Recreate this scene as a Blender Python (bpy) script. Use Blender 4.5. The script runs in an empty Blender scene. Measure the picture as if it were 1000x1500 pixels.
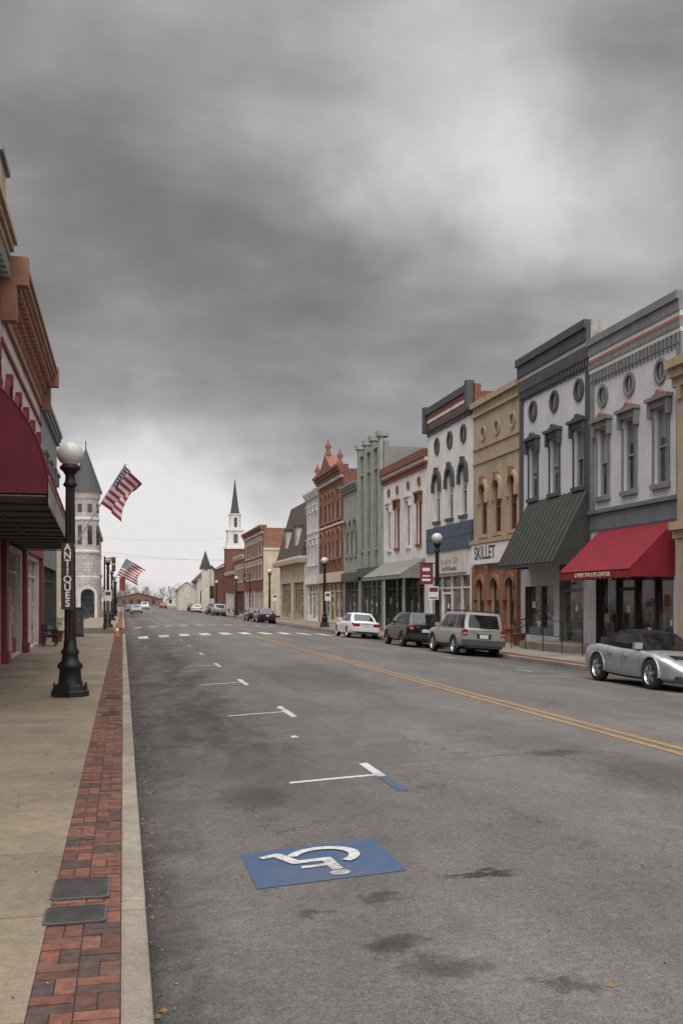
import bpy, bmesh, math, random
from mathutils import Vector, Matrix
random.seed(7)
R=math.radians
scene=bpy.context.scene
COL=scene.collection
# ------------------------------------------------------------------ node helpers
class NT:
    def __init__(s,nt): s.nt=nt; s.n=nt.nodes; s.l=nt.links
    def new(s,t,**k):
        n=s.n.new(t)
        for a,b in k.items(): setattr(n,a,b)
        return n
    def put(s,sock,v):
        if isinstance(v,bpy.types.NodeSocket): s.l.new(v,sock)
        else: sock.default_value=v
    def m(s,op,a,b=0.0,c=None,clamp=False):
        n=s.new('ShaderNodeMath',operation=op); n.use_clamp=clamp
        s.put(n.inputs[0],a); s.put(n.inputs[1],b)
        if c is not None: s.put(n.inputs[2],c)
        return n.outputs[0]
    def vm(s,op,a,b=None,out=0):
        n=s.new('ShaderNodeVectorMath',operation=op)
        s.put(n.inputs[0],a)
        if b is not None: s.put(n.inputs[1],b)
        return n.outputs[out]
    def noise(s,vec,scale,detail=3,rough=.5,dist=0,col=False):
        n=s.new('ShaderNodeTexNoise'); s.put(n.inputs['Vector'],vec)
        n.inputs['Scale'].default_value=scale; n.inputs['Detail'].default_value=detail
        n.inputs['Roughness'].default_value=rough; n.inputs['Distortion'].default_value=dist
        return n.outputs['Color'] if col else n.outputs['Fac']
    def mr(s,v,a,b,c,d,smooth=False):
        n=s.new('ShaderNodeMapRange'); n.clamp=True
        if smooth: n.interpolation_type='SMOOTHSTEP'
        s.put(n.inputs[0],v)
        for i,x in enumerate((a,b,c,d)): n.inputs[i+1].default_value=x
        return n.outputs[0]
    def mix(s,f,a,b,mode='MIX'):
        n=s.new('ShaderNodeMixRGB',blend_type=mode)
        s.put(n.inputs[0],f)
        for i,x in ((1,a),(2,b)):
            if isinstance(x,tuple) and len(x)==3: x=(*x,1)
            s.put(n.inputs[i],x)
        return n.outputs[0]
    def sep(s,v):
        n=s.new('ShaderNodeSeparateXYZ'); s.l.new(v,n.inputs[0]); return n.outputs
    def comb(s,x,y,z=0.0):
        n=s.new('ShaderNodeCombineXYZ')
        for i,v in enumerate((x,y,z)): s.put(n.inputs[i],v)
        return n.outputs[0]
    def bump(s,h,st=.3,d=.02):
        n=s.new('ShaderNodeBump'); n.inputs['Strength'].default_value=st; n.inputs['Distance'].default_value=d
        s.l.new(h,n.inputs['Height']); return n.outputs[0]
def newmat(name):
    m=bpy.data.materials.new(name); m.use_nodes=True
    t=NT(m.node_tree); b=[n for n in t.n if n.type=='BSDF_PRINCIPLED'][0]
    return m,t,b
def paint(name,col,rough=.7,metal=0,var=.18,scale=1.5,bump=.0,bscale=60,streak=True,coat=0,spec=.4):
    m,t,b=newmat(name)
    pos=t.new('ShaderNodeNewGeometry').outputs['Position']
    n1=t.noise(pos,scale,4,.6)
    f=t.mr(n1,.3,.7,1-var,1+var*.6)
    if streak:
        x,y,z=t.sep(pos)
        n2=t.noise(t.comb(t.m('MULTIPLY',x,4),t.m('MULTIPLY',y,4),t.m('MULTIPLY',z,.35)),1.3,3,.6)
        f=t.m('MULTIPLY',f,t.mr(n2,.35,.7,1-var*.7,1.05))
    c=t.mix(1.0,(*col,1),t.comb(f,f,f),'MULTIPLY')
    t.put(b.inputs['Base Color'],c)
    b.inputs['Roughness'].default_value=rough; b.inputs['Metallic'].default_value=metal
    b.inputs['Coat Weight'].default_value=coat; b.inputs['Coat Roughness'].default_value=.08
    b.inputs['Specular IOR Level'].default_value=spec
    if bump:
        t.put(b.inputs['Normal'],t.bump(t.noise(pos,bscale,3),bump,.01))
    return m
def brick(name,c1,c2,mortar,bw=.22,rh=.075,var=.2,bump=.5,msize=.008):
    m,t,b=newmat(name)
    pos=t.new('ShaderNodeNewGeometry').outputs['Position']
    x,y,z=t.sep(pos)
    vec=t.comb(t.m('ADD',x,y),z)
    bt=t.new('ShaderNodeTexBrick'); t.l.new(vec,bt.inputs['Vector'])
    bt.inputs['Color1'].default_value=(*c1,1);bt.inputs['Color2'].default_value=(*c2,1);bt.inputs['Mortar'].default_value=(*mortar,1)
    bt.inputs['Scale'].default_value=1;bt.inputs['Mortar Size'].default_value=msize;bt.inputs['Brick Width'].default_value=bw;bt.inputs['Row Height'].default_value=rh
    n1=t.noise(pos,.9,4,.6)
    n2=t.noise(t.comb(t.m('MULTIPLY',x,3),t.m('MULTIPLY',y,3),t.m('MULTIPLY',z,.3)),1.3,4,.65)
    f=t.m('MULTIPLY',t.mr(n1,.3,.7,1-var,1+var*.5),t.mr(n2,.35,.7,1-var*.6,1.05))
    c=t.mix(1.0,bt.outputs['Color'],t.comb(f,f,f),'MULTIPLY')
    t.put(b.inputs['Base Color'],c); b.inputs['Roughness'].default_value=.85
    b.inputs['Specular IOR Level'].default_value=.25
    t.put(b.inputs['Normal'],t.bump(t.m('SUBTRACT',1.0,bt.outputs['Fac']),bump,.012))
    return m
def glassmat(name,c1,c2,scale=1.2,rough=.06):
    m,t,b=newmat(name)
    pos=t.new('ShaderNodeNewGeometry').outputs['Position']
    x,y,z=t.sep(pos)
    n=t.noise(t.comb(x,t.m('MULTIPLY',y,1.4),t.m('MULTIPLY',z,.8)),scale,4,.6,.4)
    t.put(b.inputs['Base Color'],t.mix(t.mr(n,.42,.62,0,1),c1,c2))
    b.inputs['Roughness'].default_value=rough; b.inputs['Specular IOR Level'].default_value=.6
    t.put(b.inputs['Normal'],t.bump(t.noise(pos,2.0,1),.08,.02))
    return m
# ------------------------------------------------------------------ geometry group
class G:
    def __init__(s): s.v=[];s.f=[];s.mi=[];s.ms=[];s.sm=[]
    def mid(s,m):
        if m not in s.ms: s.ms.append(m)
        return s.ms.index(m)
    def poly(s,m,pts,smooth=False):
        i=len(s.v); s.v+= [tuple(p) for p in pts]; s.f.append(tuple(range(i,i+len(pts)))); s.mi.append(s.mid(m)); s.sm.append(smooth)
    def hexa(s,m,p,smooth=False):
        i=len(s.v); s.v+=[tuple(q) for q in p]
        for f in ((0,3,2,1),(4,5,6,7),(0,1,5,4),(1,2,6,5),(2,3,7,6),(3,0,4,7)):
            s.f.append(tuple(i+k for k in f)); s.mi.append(s.mid(m)); s.sm.append(smooth)
    def box(s,m,x0,x1,y0,y1,z0,z1):
        s.hexa(m,[(x0,y0,z0),(x1,y0,z0),(x1,y1,z0),(x0,y1,z0),(x0,y0,z1),(x1,y0,z1),(x1,y1,z1),(x0,y1,z1)])
    def grid(s,m,rows,closed=False,smooth=True):
        i=len(s.v); n=len(rows[0])
        for r in rows: s.v+=[tuple(p) for p in r]
        for a in range(len(rows)-1):
            for b in range(n if closed else n-1):
                c=(b+1)%n
                s.f.append((i+a*n+b,i+a*n+c,i+(a+1)*n+c,i+(a+1)*n+b)); s.mi.append(s.mid(m)); s.sm.append(smooth)
    def lathe(s,m,prof,o=(0,0,0),axis='z',seg=24,smooth=True,cap=True,sx=1):
        rows=[]
        for r,h in prof:
            row=[]
            for k in range(seg):
                a=2*math.pi*k/seg; c,d=r*math.cos(a)*sx,r*math.sin(a)
                if axis=='z': p=(o[0]+c,o[1]+d,o[2]+h)
                elif axis=='y': p=(o[0]+c,o[1]+h,o[2]+d)
                else: p=(o[0]+h,o[1]+c,o[2]+d)
                row.append(p)
            rows.append(row)
        s.grid(m,rows,True,smooth)
        if cap:
            s.poly(m,rows[0]); s.poly(m,rows[-1])
    def tube(s,m,p,q,r,seg=8,r2=None):
        p=Vector(p);q=Vector(q);d=(q-p).normalized()
        a=d.orthogonal().normalized();b=d.cross(a); r2=r if r2 is None else r2
        rows=[[pt+(a*math.cos(t)+b*math.sin(t))*rr for t in [2*math.pi*k/seg for k in range(seg)]] for pt,rr in((p,r),(q,r2))]
        s.grid(m,rows,True,True); s.poly(m,rows[0]);s.poly(m,rows[1])
    def obj(s,name,parent=None,recalc=True,loc=None):
        me=bpy.data.meshes.new(name); me.from_pydata(s.v,[],s.f)
        for m in s.ms: me.materials.append(m)
        me.polygons.foreach_set('material_index',s.mi); me.polygons.foreach_set('use_smooth',s.sm)
        if recalc:
            bm=bmesh.new(); bm.from_mesh(me); bmesh.ops.recalc_face_normals(bm,faces=bm.faces); bm.to_mesh(me); bm.free()
        o=bpy.data.objects.new(name,me); COL.objects.link(o)
        if parent: o.parent=parent
        return o
def empty(name,loc=(0,0,0)):
    e=bpy.data.objects.new(name,None); e.location=loc; COL.objects.link(e); e.empty_display_size=.3; return e
def text(name,body,size,loc,rot,mat,parent,ext=.005,align='CENTER',sx=1,off=0):
    c=bpy.data.curves.new(name,'FONT'); c.body=body; c.size=size; c.extrude=ext; c.align_x=align; c.align_y='CENTER'; c.offset=off
    o=bpy.data.objects.new(name,c); COL.objects.link(o); o.location=loc; o.rotation_euler=rot; o.scale=(sx,1,1)
    c.materials.append(mat); o.parent=parent; return o
# ------------------------------------------------------------------ materials
black=paint('black_iron',(.018,.018,.019),.45,.3,.3,8,.1,80,False)
rubber=paint('rubber',(.018,.018,.018),.8,0,.2,8,streak=False)
darkp=paint('dark_plastic',(.025,.025,.027),.6,0,.2,6,streak=False)
white=paint('white_trim',(.68,.66,.62),.6)
greytrim=paint('grey_trim',(.19,.195,.19),.65)
dkgrey=paint('dark_grey_trim',(.065,.068,.07),.6)
bluegrey=paint('blue_grey_trim',(.14,.155,.175),.6)
frame_l=paint('sash_paint',(.28,.285,.275),.6)
frame_w=paint('sash_white',(.5,.5,.48),.6)
redbr=paint('red_brown_trim',(.2,.07,.045),.65)
redtrim=paint('red_trim',(.19,.03,.035),.6)
crest=paint('crest_rust',(.27,.13,.085),.7)
tan=paint('tan_trim',(.40,.30,.2),.7)
tan_wall=brick('tan_painted_brick',(.45,.355,.26),(.41,.32,.23),(.33,.26,.18),var=.2,bump=.3)
lgrey_wall=brick('pale_painted_brick',(.60,.595,.61),(.56,.555,.575),(.43,.43,.44),var=.1,bump=.4,msize=.011)
white_wall=brick('white_painted_brick',(.72,.70,.68),(.68,.66,.64),(.52,.5,.48),var=.13,bump=.3)
red_wall=brick('red_brick',(.24,.08,.05),(.16,.055,.04),(.18,.14,.11),var=.28)
orange_brick=brick('orange_brick',(.34,.15,.09),(.25,.1,.06),(.24,.19,.14),var=.25)
whiteside=brick('weathered_white_brick',(.44,.42,.4),(.3,.29,.28),(.25,.24,.23),var=.3)
green_wall=paint('sage_wall',(.21,.215,.185),.75)
green_dk=paint('dark_green_wood',(.075,.085,.075),.6)
green_l=paint('sage_light',(.28,.30,.255),.75)
paleblue=paint('pale_blue_wall',(.45,.47,.5),.7)
cream=paint('cream_stucco',(.55,.46,.33),.8)
cream2=paint('cream_white',(.56,.52,.46),.8)
pinkish=paint('pinkish_white',(.5,.43,.40),.7)
bluepan=paint('navy_panel',(.045,.07,.115),.45)
slate=paint('slate_roof',(.06,.062,.066),.7,scale=6)
brownroof=paint('brown_shingle',(.085,.06,.045),.85,scale=5)
stone=brick('grey_stone',(.50,.48,.45),(.40,.385,.36),(.28,.26,.24),bw=.6,rh=.35,msize=.02)
roofmat=paint('tar_roof',(.06,.06,.06),.9)
glass_d=glassmat('shop_glass',(.012,.014,.016),(.15,.14,.12),1.8)
glass_b=glassmat('window_blind_glass',(.17,.18,.19),(.32,.32,.31),.8,.12)
glass_k=glassmat('window_glass',(.02,.022,.026),(.07,.075,.08))
cargl=glassmat('car_glass',(.006,.007,.008),(.015,.016,.018),2,.03)
redawn=paint('red_canvas',(.22,.012,.024),.85,0,.2,2,.2,200)
redawn2=paint('dark_red_canvas',(.12,.014,.02),.85,0,.2,2,.2,200)
blkawn=paint('charcoal_metal_awning',(.05,.053,.047),.5,0,.2,3)
soffit=paint('awning_underside',(.12,.13,.115),.8,0,.25)
canvas_w=paint('canvas_beige',(.42,.38,.32),.8)
gold=paint('gold_letters',(.75,.7,.6),.5,streak=False)
whitel=paint('white_letters',(.7,.69,.66),.5,streak=False,var=.1)
blackl=paint('black_letters',(.03,.03,.03),.5,streak=False)
globe=paint('globe_glass',(.5,.5,.46),.25,0,.08,3,streak=False,spec=.5)
wood=paint('door_wood',(.12,.06,.035),.5)
steel=paint('galv_steel',(.3,.3,.3),.4,.8,streak=False)
# road
GX0,GX1=.14,12.9
def zr(X):
    t=(X-GX0)/(GX1-GX0); t=max(0,min(1,t)); return 4*.25*t*(1-t)
def asphalt():
    m,t,b=newmat('asphalt')
    pos=t.new('ShaderNodeNewGeometry').outputs['Position']; x,y,z=t.sep(pos)
    big=t.noise(t.comb(t.m('MULTIPLY',x,1.0),t.m('MULTIPLY',y,.28)),.55,5,.62,.4)
    med=t.noise(t.comb(x,t.m('MULTIPLY',y,.7)),2.2,6,.75,.3)
    fine=t.noise(pos,75,3,.8); fine2=t.noise(pos,20,4,.75)
    base=t.mr(big,.3,.7,.088,.134)
    base=t.m('MULTIPLY',base,t.mr(med,.3,.72,.80,1.12))
    base=t.m('MULTIPLY',base,t.mr(fine,.32,.68,.5,1.5))
    base=t.m('MULTIPLY',base,t.mr(fine2,.3,.7,.78,1.2))
    # lighter wheel paths / darker lane centres, wobbling a little
    wob=t.m('ADD',x,t.m('MULTIPLY',t.m('SUBTRACT',big,.5),1.6))
    tr=t.m('SINE',t.m('MULTIPLY',wob,3.6)); base=t.m('MULTIPLY',base,t.mr(tr,-1,1,.94,1.06))
    # repair patches (slightly different mixes)
    jx=t.m('ADD',x,t.m('MULTIPLY',t.m('SUBTRACT',fine2,.5),.05)); jy=t.m('ADD',y,t.m('MULTIPLY',t.m('SUBTRACT',fine2,.5),.05))
    for (x0,x1,y0,y1,k) in [(3.3,5.4,19,27,.86),(7.1,8.8,8.6,13.2,1.10),(2.9,4.2,12.2,15.4,1.08),(8.6,11.8,27,33,.88),(4.4,6.0,33,44,1.1),(.6,2.3,30,37,.85)]:
        i1=t.m('MULTIPLY',t.mr(jx,x0,x0+.06,0,1),t.mr(jx,x1-.06,x1,1,0)); i2=t.m('MULTIPLY',t.mr(jy,y0,y0+.15,0,1),t.mr(jy,y1-.15,y1,1,0))
        base=t.m('MULTIPLY',base,t.m('ADD',1.0,t.m('MULTIPLY',t.m('MULTIPLY',i1,i2),k-1.0)))
    xl=t.m('SUBTRACT',x,1.2)
    lane=t.m('POWER',2.718,t.m('MULTIPLY',t.m('MULTIPLY',xl,xl),-.7))
    st=t.noise(t.comb(x,t.m('MULTIPLY',y,.33)),1.5,7,.72,.3)
    msk=t.m('MULTIPLY',lane,t.mr(st,.36,.62,0,1)); msk=t.m('MULTIPLY',msk,t.mr(y,8,14,0,1,True))
    base=t.m('MULTIPLY',base,t.m('SUBTRACT',1.0,t.m('MULTIPLY',msk,.66)))
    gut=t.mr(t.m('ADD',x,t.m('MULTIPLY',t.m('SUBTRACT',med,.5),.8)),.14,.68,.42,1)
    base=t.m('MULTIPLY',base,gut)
    base=t.m('MULTIPLY',base,t.mr(x,11.2,12.9,1,.6))
    wn=t.noise(pos,4.3,6,.75); w2=t.noise(t.vm('ADD',pos,(7.3,2.1,0)),4.0,6,.75)
    wx=t.m('ADD',x,t.m('MULTIPLY',t.m('SUBTRACT',wn,.5),.6)); wy=t.m('ADD',y,t.m('MULTIPLY',t.m('SUBTRACT',w2,.5),.8))
    for (sx,sy,rx,ry,a) in [(1.45,5.3,.14,.16,.6),(1.65,4.85,.2,.17,.5),(2.35,6.35,.22,.06,.75),(1.6,6.1,.12,.09,.5),(4.9,10.7,.3,.2,.5),
                            (2.1,4.45,.12,.1,.5),(1.15,6.0,.08,.08,.5),(5.4,9.0,.7,.9,.28),(1.0,15.6,.4,1.8,.3),(1.25,9.6,.3,.5,.4),(9.3,14.5,.6,2.5,.22)]:
        dx=t.m('DIVIDE',t.m('SUBTRACT',wx,sx),rx); dy=t.m('DIVIDE',t.m('SUBTRACT',wy,sy),ry)
        q=t.m('ADD',t.m('MULTIPLY',dx,dx),t.m('MULTIPLY',dy,dy))
        g=t.mr(q,.0,2.2,a,0,True)
        base=t.m('MULTIPLY',base,t.m('SUBTRACT',1.0,g))
    vo=t.new('ShaderNodeTexVoronoi',feature='DISTANCE_TO_EDGE'); 
    t.l.new(t.vm('ADD',t.comb(t.m('MULTIPLY',x,1.0),t.m('MULTIPLY',y,.6)),t.vm('MULTIPLY',t.noise(pos,1.5,5,.7,0,True),(1.5,1.5,0))),vo.inputs['Vector']); vo.inputs['Scale'].default_value=.42
    cr=t.m('MULTIPLY',t.mr(vo.outputs['Distance'],0,.005,1,0),t.mr(t.noise(pos,.35,2),.40,.55,0,.65))
    base=t.m('MULTIPLY',base,t.m('SUBTRACT',1.0,cr))
    c=t.comb(t.m('MULTIPLY',base,1.04),t.m('MULTIPLY',base,.985),t.m('MULTIPLY',base,.91))
    t.put(b.inputs['Base Color'],c); b.inputs['Roughness'].default_value=.85; b.inputs['Specular IOR Level'].default_value=.25
    t.put(b.inputs['Normal'],t.bump(t.m('ADD',fine,fine2),.5,.01))
    return m
asph=asphalt()
def worn(name,col,lo=.36,hi=.5,amt=.8):
    m,t,b=newmat(name)
    pos=t.new('ShaderNodeNewGeometry').outputs['Position']
    n=t.noise(pos,14,6,.8); n2=t.noise(pos,90,2,.6); n3=t.noise(pos,1.2,3,.6)
    k=t.m('ADD',t.m('MULTIPLY',n,.6),t.m('MULTIPLY',n3,.4))
    f=t.mr(k,lo,hi,amt,0)
    c=t.mix(f,col,(.10,.096,.09)); g=t.mr(n2,.3,.7,.75,1.1)
    t.put(b.inputs['Base Color'],t.mix(1.0,c,t.comb(g,g,g),'MULTIPLY')); b.inputs['Roughness'].default_value=.8
    t.put(b.inputs['Normal'],t.bump(n2,.4,.008))
    return m
wpaint=worn('road_paint_white',(.5,.5,.49),.38,.54,.85)
wfaint=worn('road_paint_white_worn',(.42,.42,.41),.42,.62,.9)
ypaint=worn('road_paint_yellow',(.33,.18,.055),.40,.60,.75)
yfaint=worn('road_paint_yellow_worn',(.28,.18,.08),.4,.62,.9)
bpaint=worn('road_paint_blue',(.025,.07,.155),.38,.58,.6)
def concrete(name,col,jy=1.52,jx=None,jx0=0):
    m,t,b=newmat(name)
    pos=t.new('ShaderNodeNewGeometry').outputs['Position']; x,y,z=t.sep(pos)
    n=t.noise(pos,.8,6,.65,.3); n2=t.noise(pos,60,3,.75); n3=t.noise(pos,7,5,.75)
    f=t.m('MULTIPLY',t.mr(n,.3,.7,.66,1.12),t.mr(n2,.3,.7,.72,1.22)); f=t.m('MULTIPLY',f,t.mr(n3,.35,.7,.78,1.1))
    sl=t.new('ShaderNodeTexWhiteNoise',noise_dimensions='1D'); t.l.new(t.m('FLOOR',t.m('DIVIDE',y,jy)),sl.inputs['W'])
    f=t.m('MULTIPLY',f,t.mr(sl.outputs['Value'],0,1,.86,1.06))
    fr=t.m('ABSOLUTE',t.m('SUBTRACT',t.m('FRACT',t.m('DIVIDE',y,jy)),.5))
    j=t.mr(fr,.5-.006/jy*1.5,.5,0,1)
    if jx:
        fx=t.m('ABSOLUTE',t.m('SUBTRACT',t.m('FRACT',t.m('DIVIDE',t.m('SUBTRACT',x,jx0),jx)),.5))
        j=t.m('MAXIMUM',j,t.mr(fx,.5-.006/jx,.5,0,1))
    f=t.m('MULTIPLY',f,t.m('SUBTRACT',1.0,t.m('MULTIPLY',j,.7)))
    t.put(b.inputs['Base Color'],t.mix(1.0,(*col,1),t.comb(f,f,f),'MULTIPLY')); b.inputs['Roughness'].default_value=.9
    t.put(b.inputs['Normal'],t.bump(t.m('SUBTRACT',n2,t.m('MULTIPLY',j,2.0)),.4,.008))
    return m
conc=concrete('sidewalk_concrete',(.23,.183,.128),1.52,1.6,-.42)
curbc=concrete('curb_concrete',(.27,.235,.185),3.05)
conc_r=concrete('sidewalk_concrete_pale',(.27,.235,.19),1.52,1.9,13.05)
dirt=paint('ground_earth',(.14,.13,.10),.95,scale=.2,streak=False)
mortar=paint('paver_sand',(.05,.042,.035),.95,streak=False,bump=.3)
pav=[paint('paver_%d'%i,c,.9,0,.45,14,.5,70,False) for i,c in enumerate([(.125,.052,.037),(.155,.064,.042),(.095,.043,.034),(.068,.044,.039),(.12,.063,.047),(.17,.073,.05)])]
pavtex=brick('paver_strip',(.13,.055,.04),(.165,.07,.047),(.09,.06,.045),bw=.2,rh=.1)
# ------------------------------------------------------------------ ground, road, sidewalks
g=G(); g.poly(dirt,[(-1500,-300,-.06),(1500,-300,-.06),(1500,2500,-.06),(-1500,2500,-.06)]); g.obj('ground')
g=G(); xs=[GX0+(GX1-GX0)*i/24 for i in range(25)]
ys=[-12+2*i for i in range(0,170)]
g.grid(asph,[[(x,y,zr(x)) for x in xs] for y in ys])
g.box(asph,-40,GX0+.02,58.5,68.5,-.05,.004)
g.box(asph,GX1-.02,60,107.2,119.5,-.05,.004)
road=g.obj('road')
def curb(name,x0,x1,segs):
    g=G()
    for a,b in segs:
        y=a
        while y<b-.01:
            y2=min(y+3.05,b); j=random.uniform(-.003,.003)
            g.box(curbc,x0+j,x1+j,y+.004,y2-.004,-.05,.14+random.uniform(-.002,.002)); y=y2
    o=g.obj(name); bv=o.modifiers.new('b','BEVEL'); bv.width=.02; bv.segments=2
curb('curb',-.01,GX0,[(-12,57.5),(69.5,265)])
curb('curb',GX1,GX1+.15,[(-12,106),(120.5,265)])
g=G(); g.box(conc,-3.6,-.425,-12,57.5,-.05,.14); g.box(conc,-3.6,-.425,69.5,265,-.05,.14)
g.obj('sidewalk')
g=G(); g.box(conc_r,13.5,17.1,-12,106,-.05,.14); g.box(conc_r,13.5,17.1,120.5,265,-.05,.14)
g.box(pavtex,13.05,13.5,-12,106,-.05,.137); g.box(pavtex,13.05,13.5,120.5,265,-.05,.137); g.obj('sidewalk')
g=G(); g.box(mortar,-.425,-.01,-12,57.5,-.05,.130); T=.2075
y=-2.0; r=0
while y<57.3:
    for c in range(2):
        x=-.425+c*T
        for k in range(2):
            dz=random.uniform(-.003,.003); mt=random.choice(pav); e=.004; jx=random.uniform(-.0015,.0015)
            if (r+c)%2==0: g.box(mt,x+e+jx,x+T-e+jx,y+k*T/2+e,y+(k+1)*T/2-e,.10,.1385+dz)
            else: g.box(mt,x+k*T/2+e,x+(k+1)*T/2-e,y+e+jx,y+T-e+jx,.10,.1385+dz)
    y+=T; r+=1
g.box(pavtex,-.425,-.01,69.5,265,-.05,.137)
g.obj('brick_paver_strip')
steelcov=paint('cast_iron_lid',(.05,.048,.046),.65,.3,.3,10,.3,120,False)
def cover(y0,y1,x0=-.44,x1=-.08):
    e=empty('utility_cover',((x0+x1)/2,(y0+y1)/2,.143)); g=G(); hx=(x1-x0)/2;hy=(y1-y0)/2
    def rr(hx,hy,r,z):
        p=[]
        for cx,cy,a0 in((hx-r,hy-r,0),(-hx+r,hy-r,90),(-hx+r,-hy+r,180),(hx-r,-hy+r,270)):
            for k in range(5): a=R(a0+k*22.5); p.append((cx+r*math.cos(a),cy+r*math.sin(a),z))
        return p
    g.grid(dkgrey,[rr(hx,hy,.04,0),rr(hx,hy,.04,.010),rr(hx-.015,hy-.015,.03,.012)],True,False); g.poly(steelcov,rr(hx-.016,hy-.016,.03,.0095))
    for k in range(7):
        yy=-hy+.04+k*(2*hy-.08)/6; g.box(steelcov,-hx+.03,hx-.03,yy-.006,yy+.006,.009,.0115)
    g.obj('lid',e)
cover(6.36,6.82);cover(5.88,6.2,-.45,-.09);cover(16.5,16.9,-.33,-.02);cover(19.3,19.8,-.33,-.02)
OFF=.004
def sheet(g,m,x0,x1,y0,y1,off=OFF,nx=None):
    nx=nx or max(1,int((x1-x0)/.15)); ny=max(1,int((y1-y0)/3))
    g.grid(m,[[(x0+(x1-x0)*i/nx,y0+(y1-y0)*j/ny,zr(x0+(x1-x0)*i/nx)+off) for i in range(nx+1)] for j in range(ny+1)],smooth=False)
g=G()
for k in range(7):
    s=10.15+6.1*k; mt=wpaint if k<4 else wfaint
    sheet(g,mt,1.69,2.60,s-.045,s+.045)
    if k==0: sheet(g,wpaint,2.602,2.70,s-.1,s+.75); sheet(g,bpaint,2.602,2.70,s-.9,s-.102)
    else: sheet(g,mt,2.602,2.70,s-.8,s+.8)
g.grid(wpaint,[[(2.22,13.2,zr(2.2)+.012),(2.33,13.18,zr(2.3)+.012)],[(2.25,13.4,zr(2.2)+.012),(2.31,13.42,zr(2.3)+.012)]])
for k in range(7):
    s=24.4+6.1*k
    sheet(g,wfaint,10.35,11.2,s-.05,s+.05); sheet(g,wfaint,10.25,10.348,s-.6,s+.6)
sheet(g,wfaint,10.35,12.3,17.6-.05,17.6+.05); sheet(g,wpaint,9.5,10.6,22.2,22.3)
g.obj('parking_marking')
g=G(); sheet(g,ypaint,6.16,6.27,-5,50); sheet(g,ypaint,6.38,6.49,-5,50); sheet(g,yfaint,6.2,6.45,72,105); sheet(g,yfaint,6.2,6.45,124,240)
g.obj('center_line')
g=G()
x=.8
while x<12: sheet(g,wpaint,x,x+.5,51.5,54.6); x+=1.07
x=.8
while x<12: sheet(g,wfaint,x,x+.5,71,73); x+=1.07
sheet(g,wfaint,.6,6,75,75.4); sheet(g,wfaint,.6,12.4,104,104.5)
sheet(g,yfaint,2.7,2.82,75,100); sheet(g,yfaint,2.7,2.82,84,84.9,.008)
g.obj('crosswalk')
g=G(); sheet(g,bpaint,.88,1.93,6.63,7.57,OFF,8)
cx,cy=1.40,7.10; zz=[.008]
def SP(r,u): 
    X=cx-(r-.5)*.84; Y=cy-(u-.5)*.80; return (X,Y,zr(X)+zz[0])
def bar(a,b,w):
    zz[0]+=.0008; dx,dy=b[0]-a[0],b[1]-a[1]; L=math.hypot(dx,dy); nx,ny=-dy/L*w/2,dx/L*w/2
    g.poly(wpaint,[SP(a[0]+nx,a[1]+ny),SP(b[0]+nx,b[1]+ny),SP(b[0]-nx,b[1]-ny),SP(a[0]-nx,a[1]-ny)])
zz[0]=.009; g.poly(wpaint,[SP(.40+.085*math.cos(a),.92+.085*math.sin(a)) for a in [k*math.pi/8 for k in range(16)]])
bar((.40,.82),(.43,.42),.10); bar((.42,.64),(.68,.64),.075); bar((.39,.46),(.72,.46),.10); bar((.69,.48),(.83,.12),.10); bar((.80,.13),(.97,.19),.09)
zz[0]+=.0008
for k in range(18):
    a0=R(125+k*12);a1=R(125+(k+1)*12)
    g.poly(wpaint,[SP(.44+r*math.cos(a),.36+r*math.sin(a)) for r,a in((.33,a0),(.33,a1),(.23,a1),(.23,a0))])
g.obj('accessible_parking_symbol')
g=G(); x=3.0;y=10.75
px=None
while x<4.6:
    q=(x,y+random.uniform(-.03,.03)); w=random.uniform(.002,.006)
    if px: g.poly(blackl,[(px[0],px[1]-w,zr(px[0])+.003),(q[0],q[1]-w,zr(q[0])+.003),(q[0],q[1]+w,zr(q[0])+.003),(px[0],px[1]+w,zr(px[0])+.003)])
    px=q; x+=.12
g.obj('road_crack')
leafm=[paint('dry_leaf',(.2,.12,.06),.8,streak=False),paint('grit',(.05,.048,.045),.9,streak=False),paint('pale_grit',(.25,.23,.21),.9,streak=False)]
g=G()
for k in range(1700):
    if k<1200: x=.15+abs(random.gauss(0,.11)); y=random.uniform(3.5,40); zb=zr(x)
    elif k<1500: x=random.uniform(.6,12.3); y=random.uniform(4,30); zb=zr(x)
    else: x=random.uniform(-3.3,-.05); y=random.uniform(4,20); zb=.143
    s=random.uniform(.004,.011) if random.random()<.93 else random.uniform(.015,.03); m_=random.choice([1,1,2,1]) if s<.012 else 0; a=random.uniform(0,6.28)
    p=lambda aa,r:(x+r*math.cos(a+aa),y+r*math.sin(a+aa),zb+.003)
    P=[p(0,s),p(1.7,s*.8),p(3.1,s*.9),p(4.6,s*.7)]; top=(x,y,zb+.003+s*.7)
    for i in range(4): g.poly(leafm[m_],[P[i],P[(i+1)%4],top])
g.obj('road_debris',recalc=False)
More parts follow.
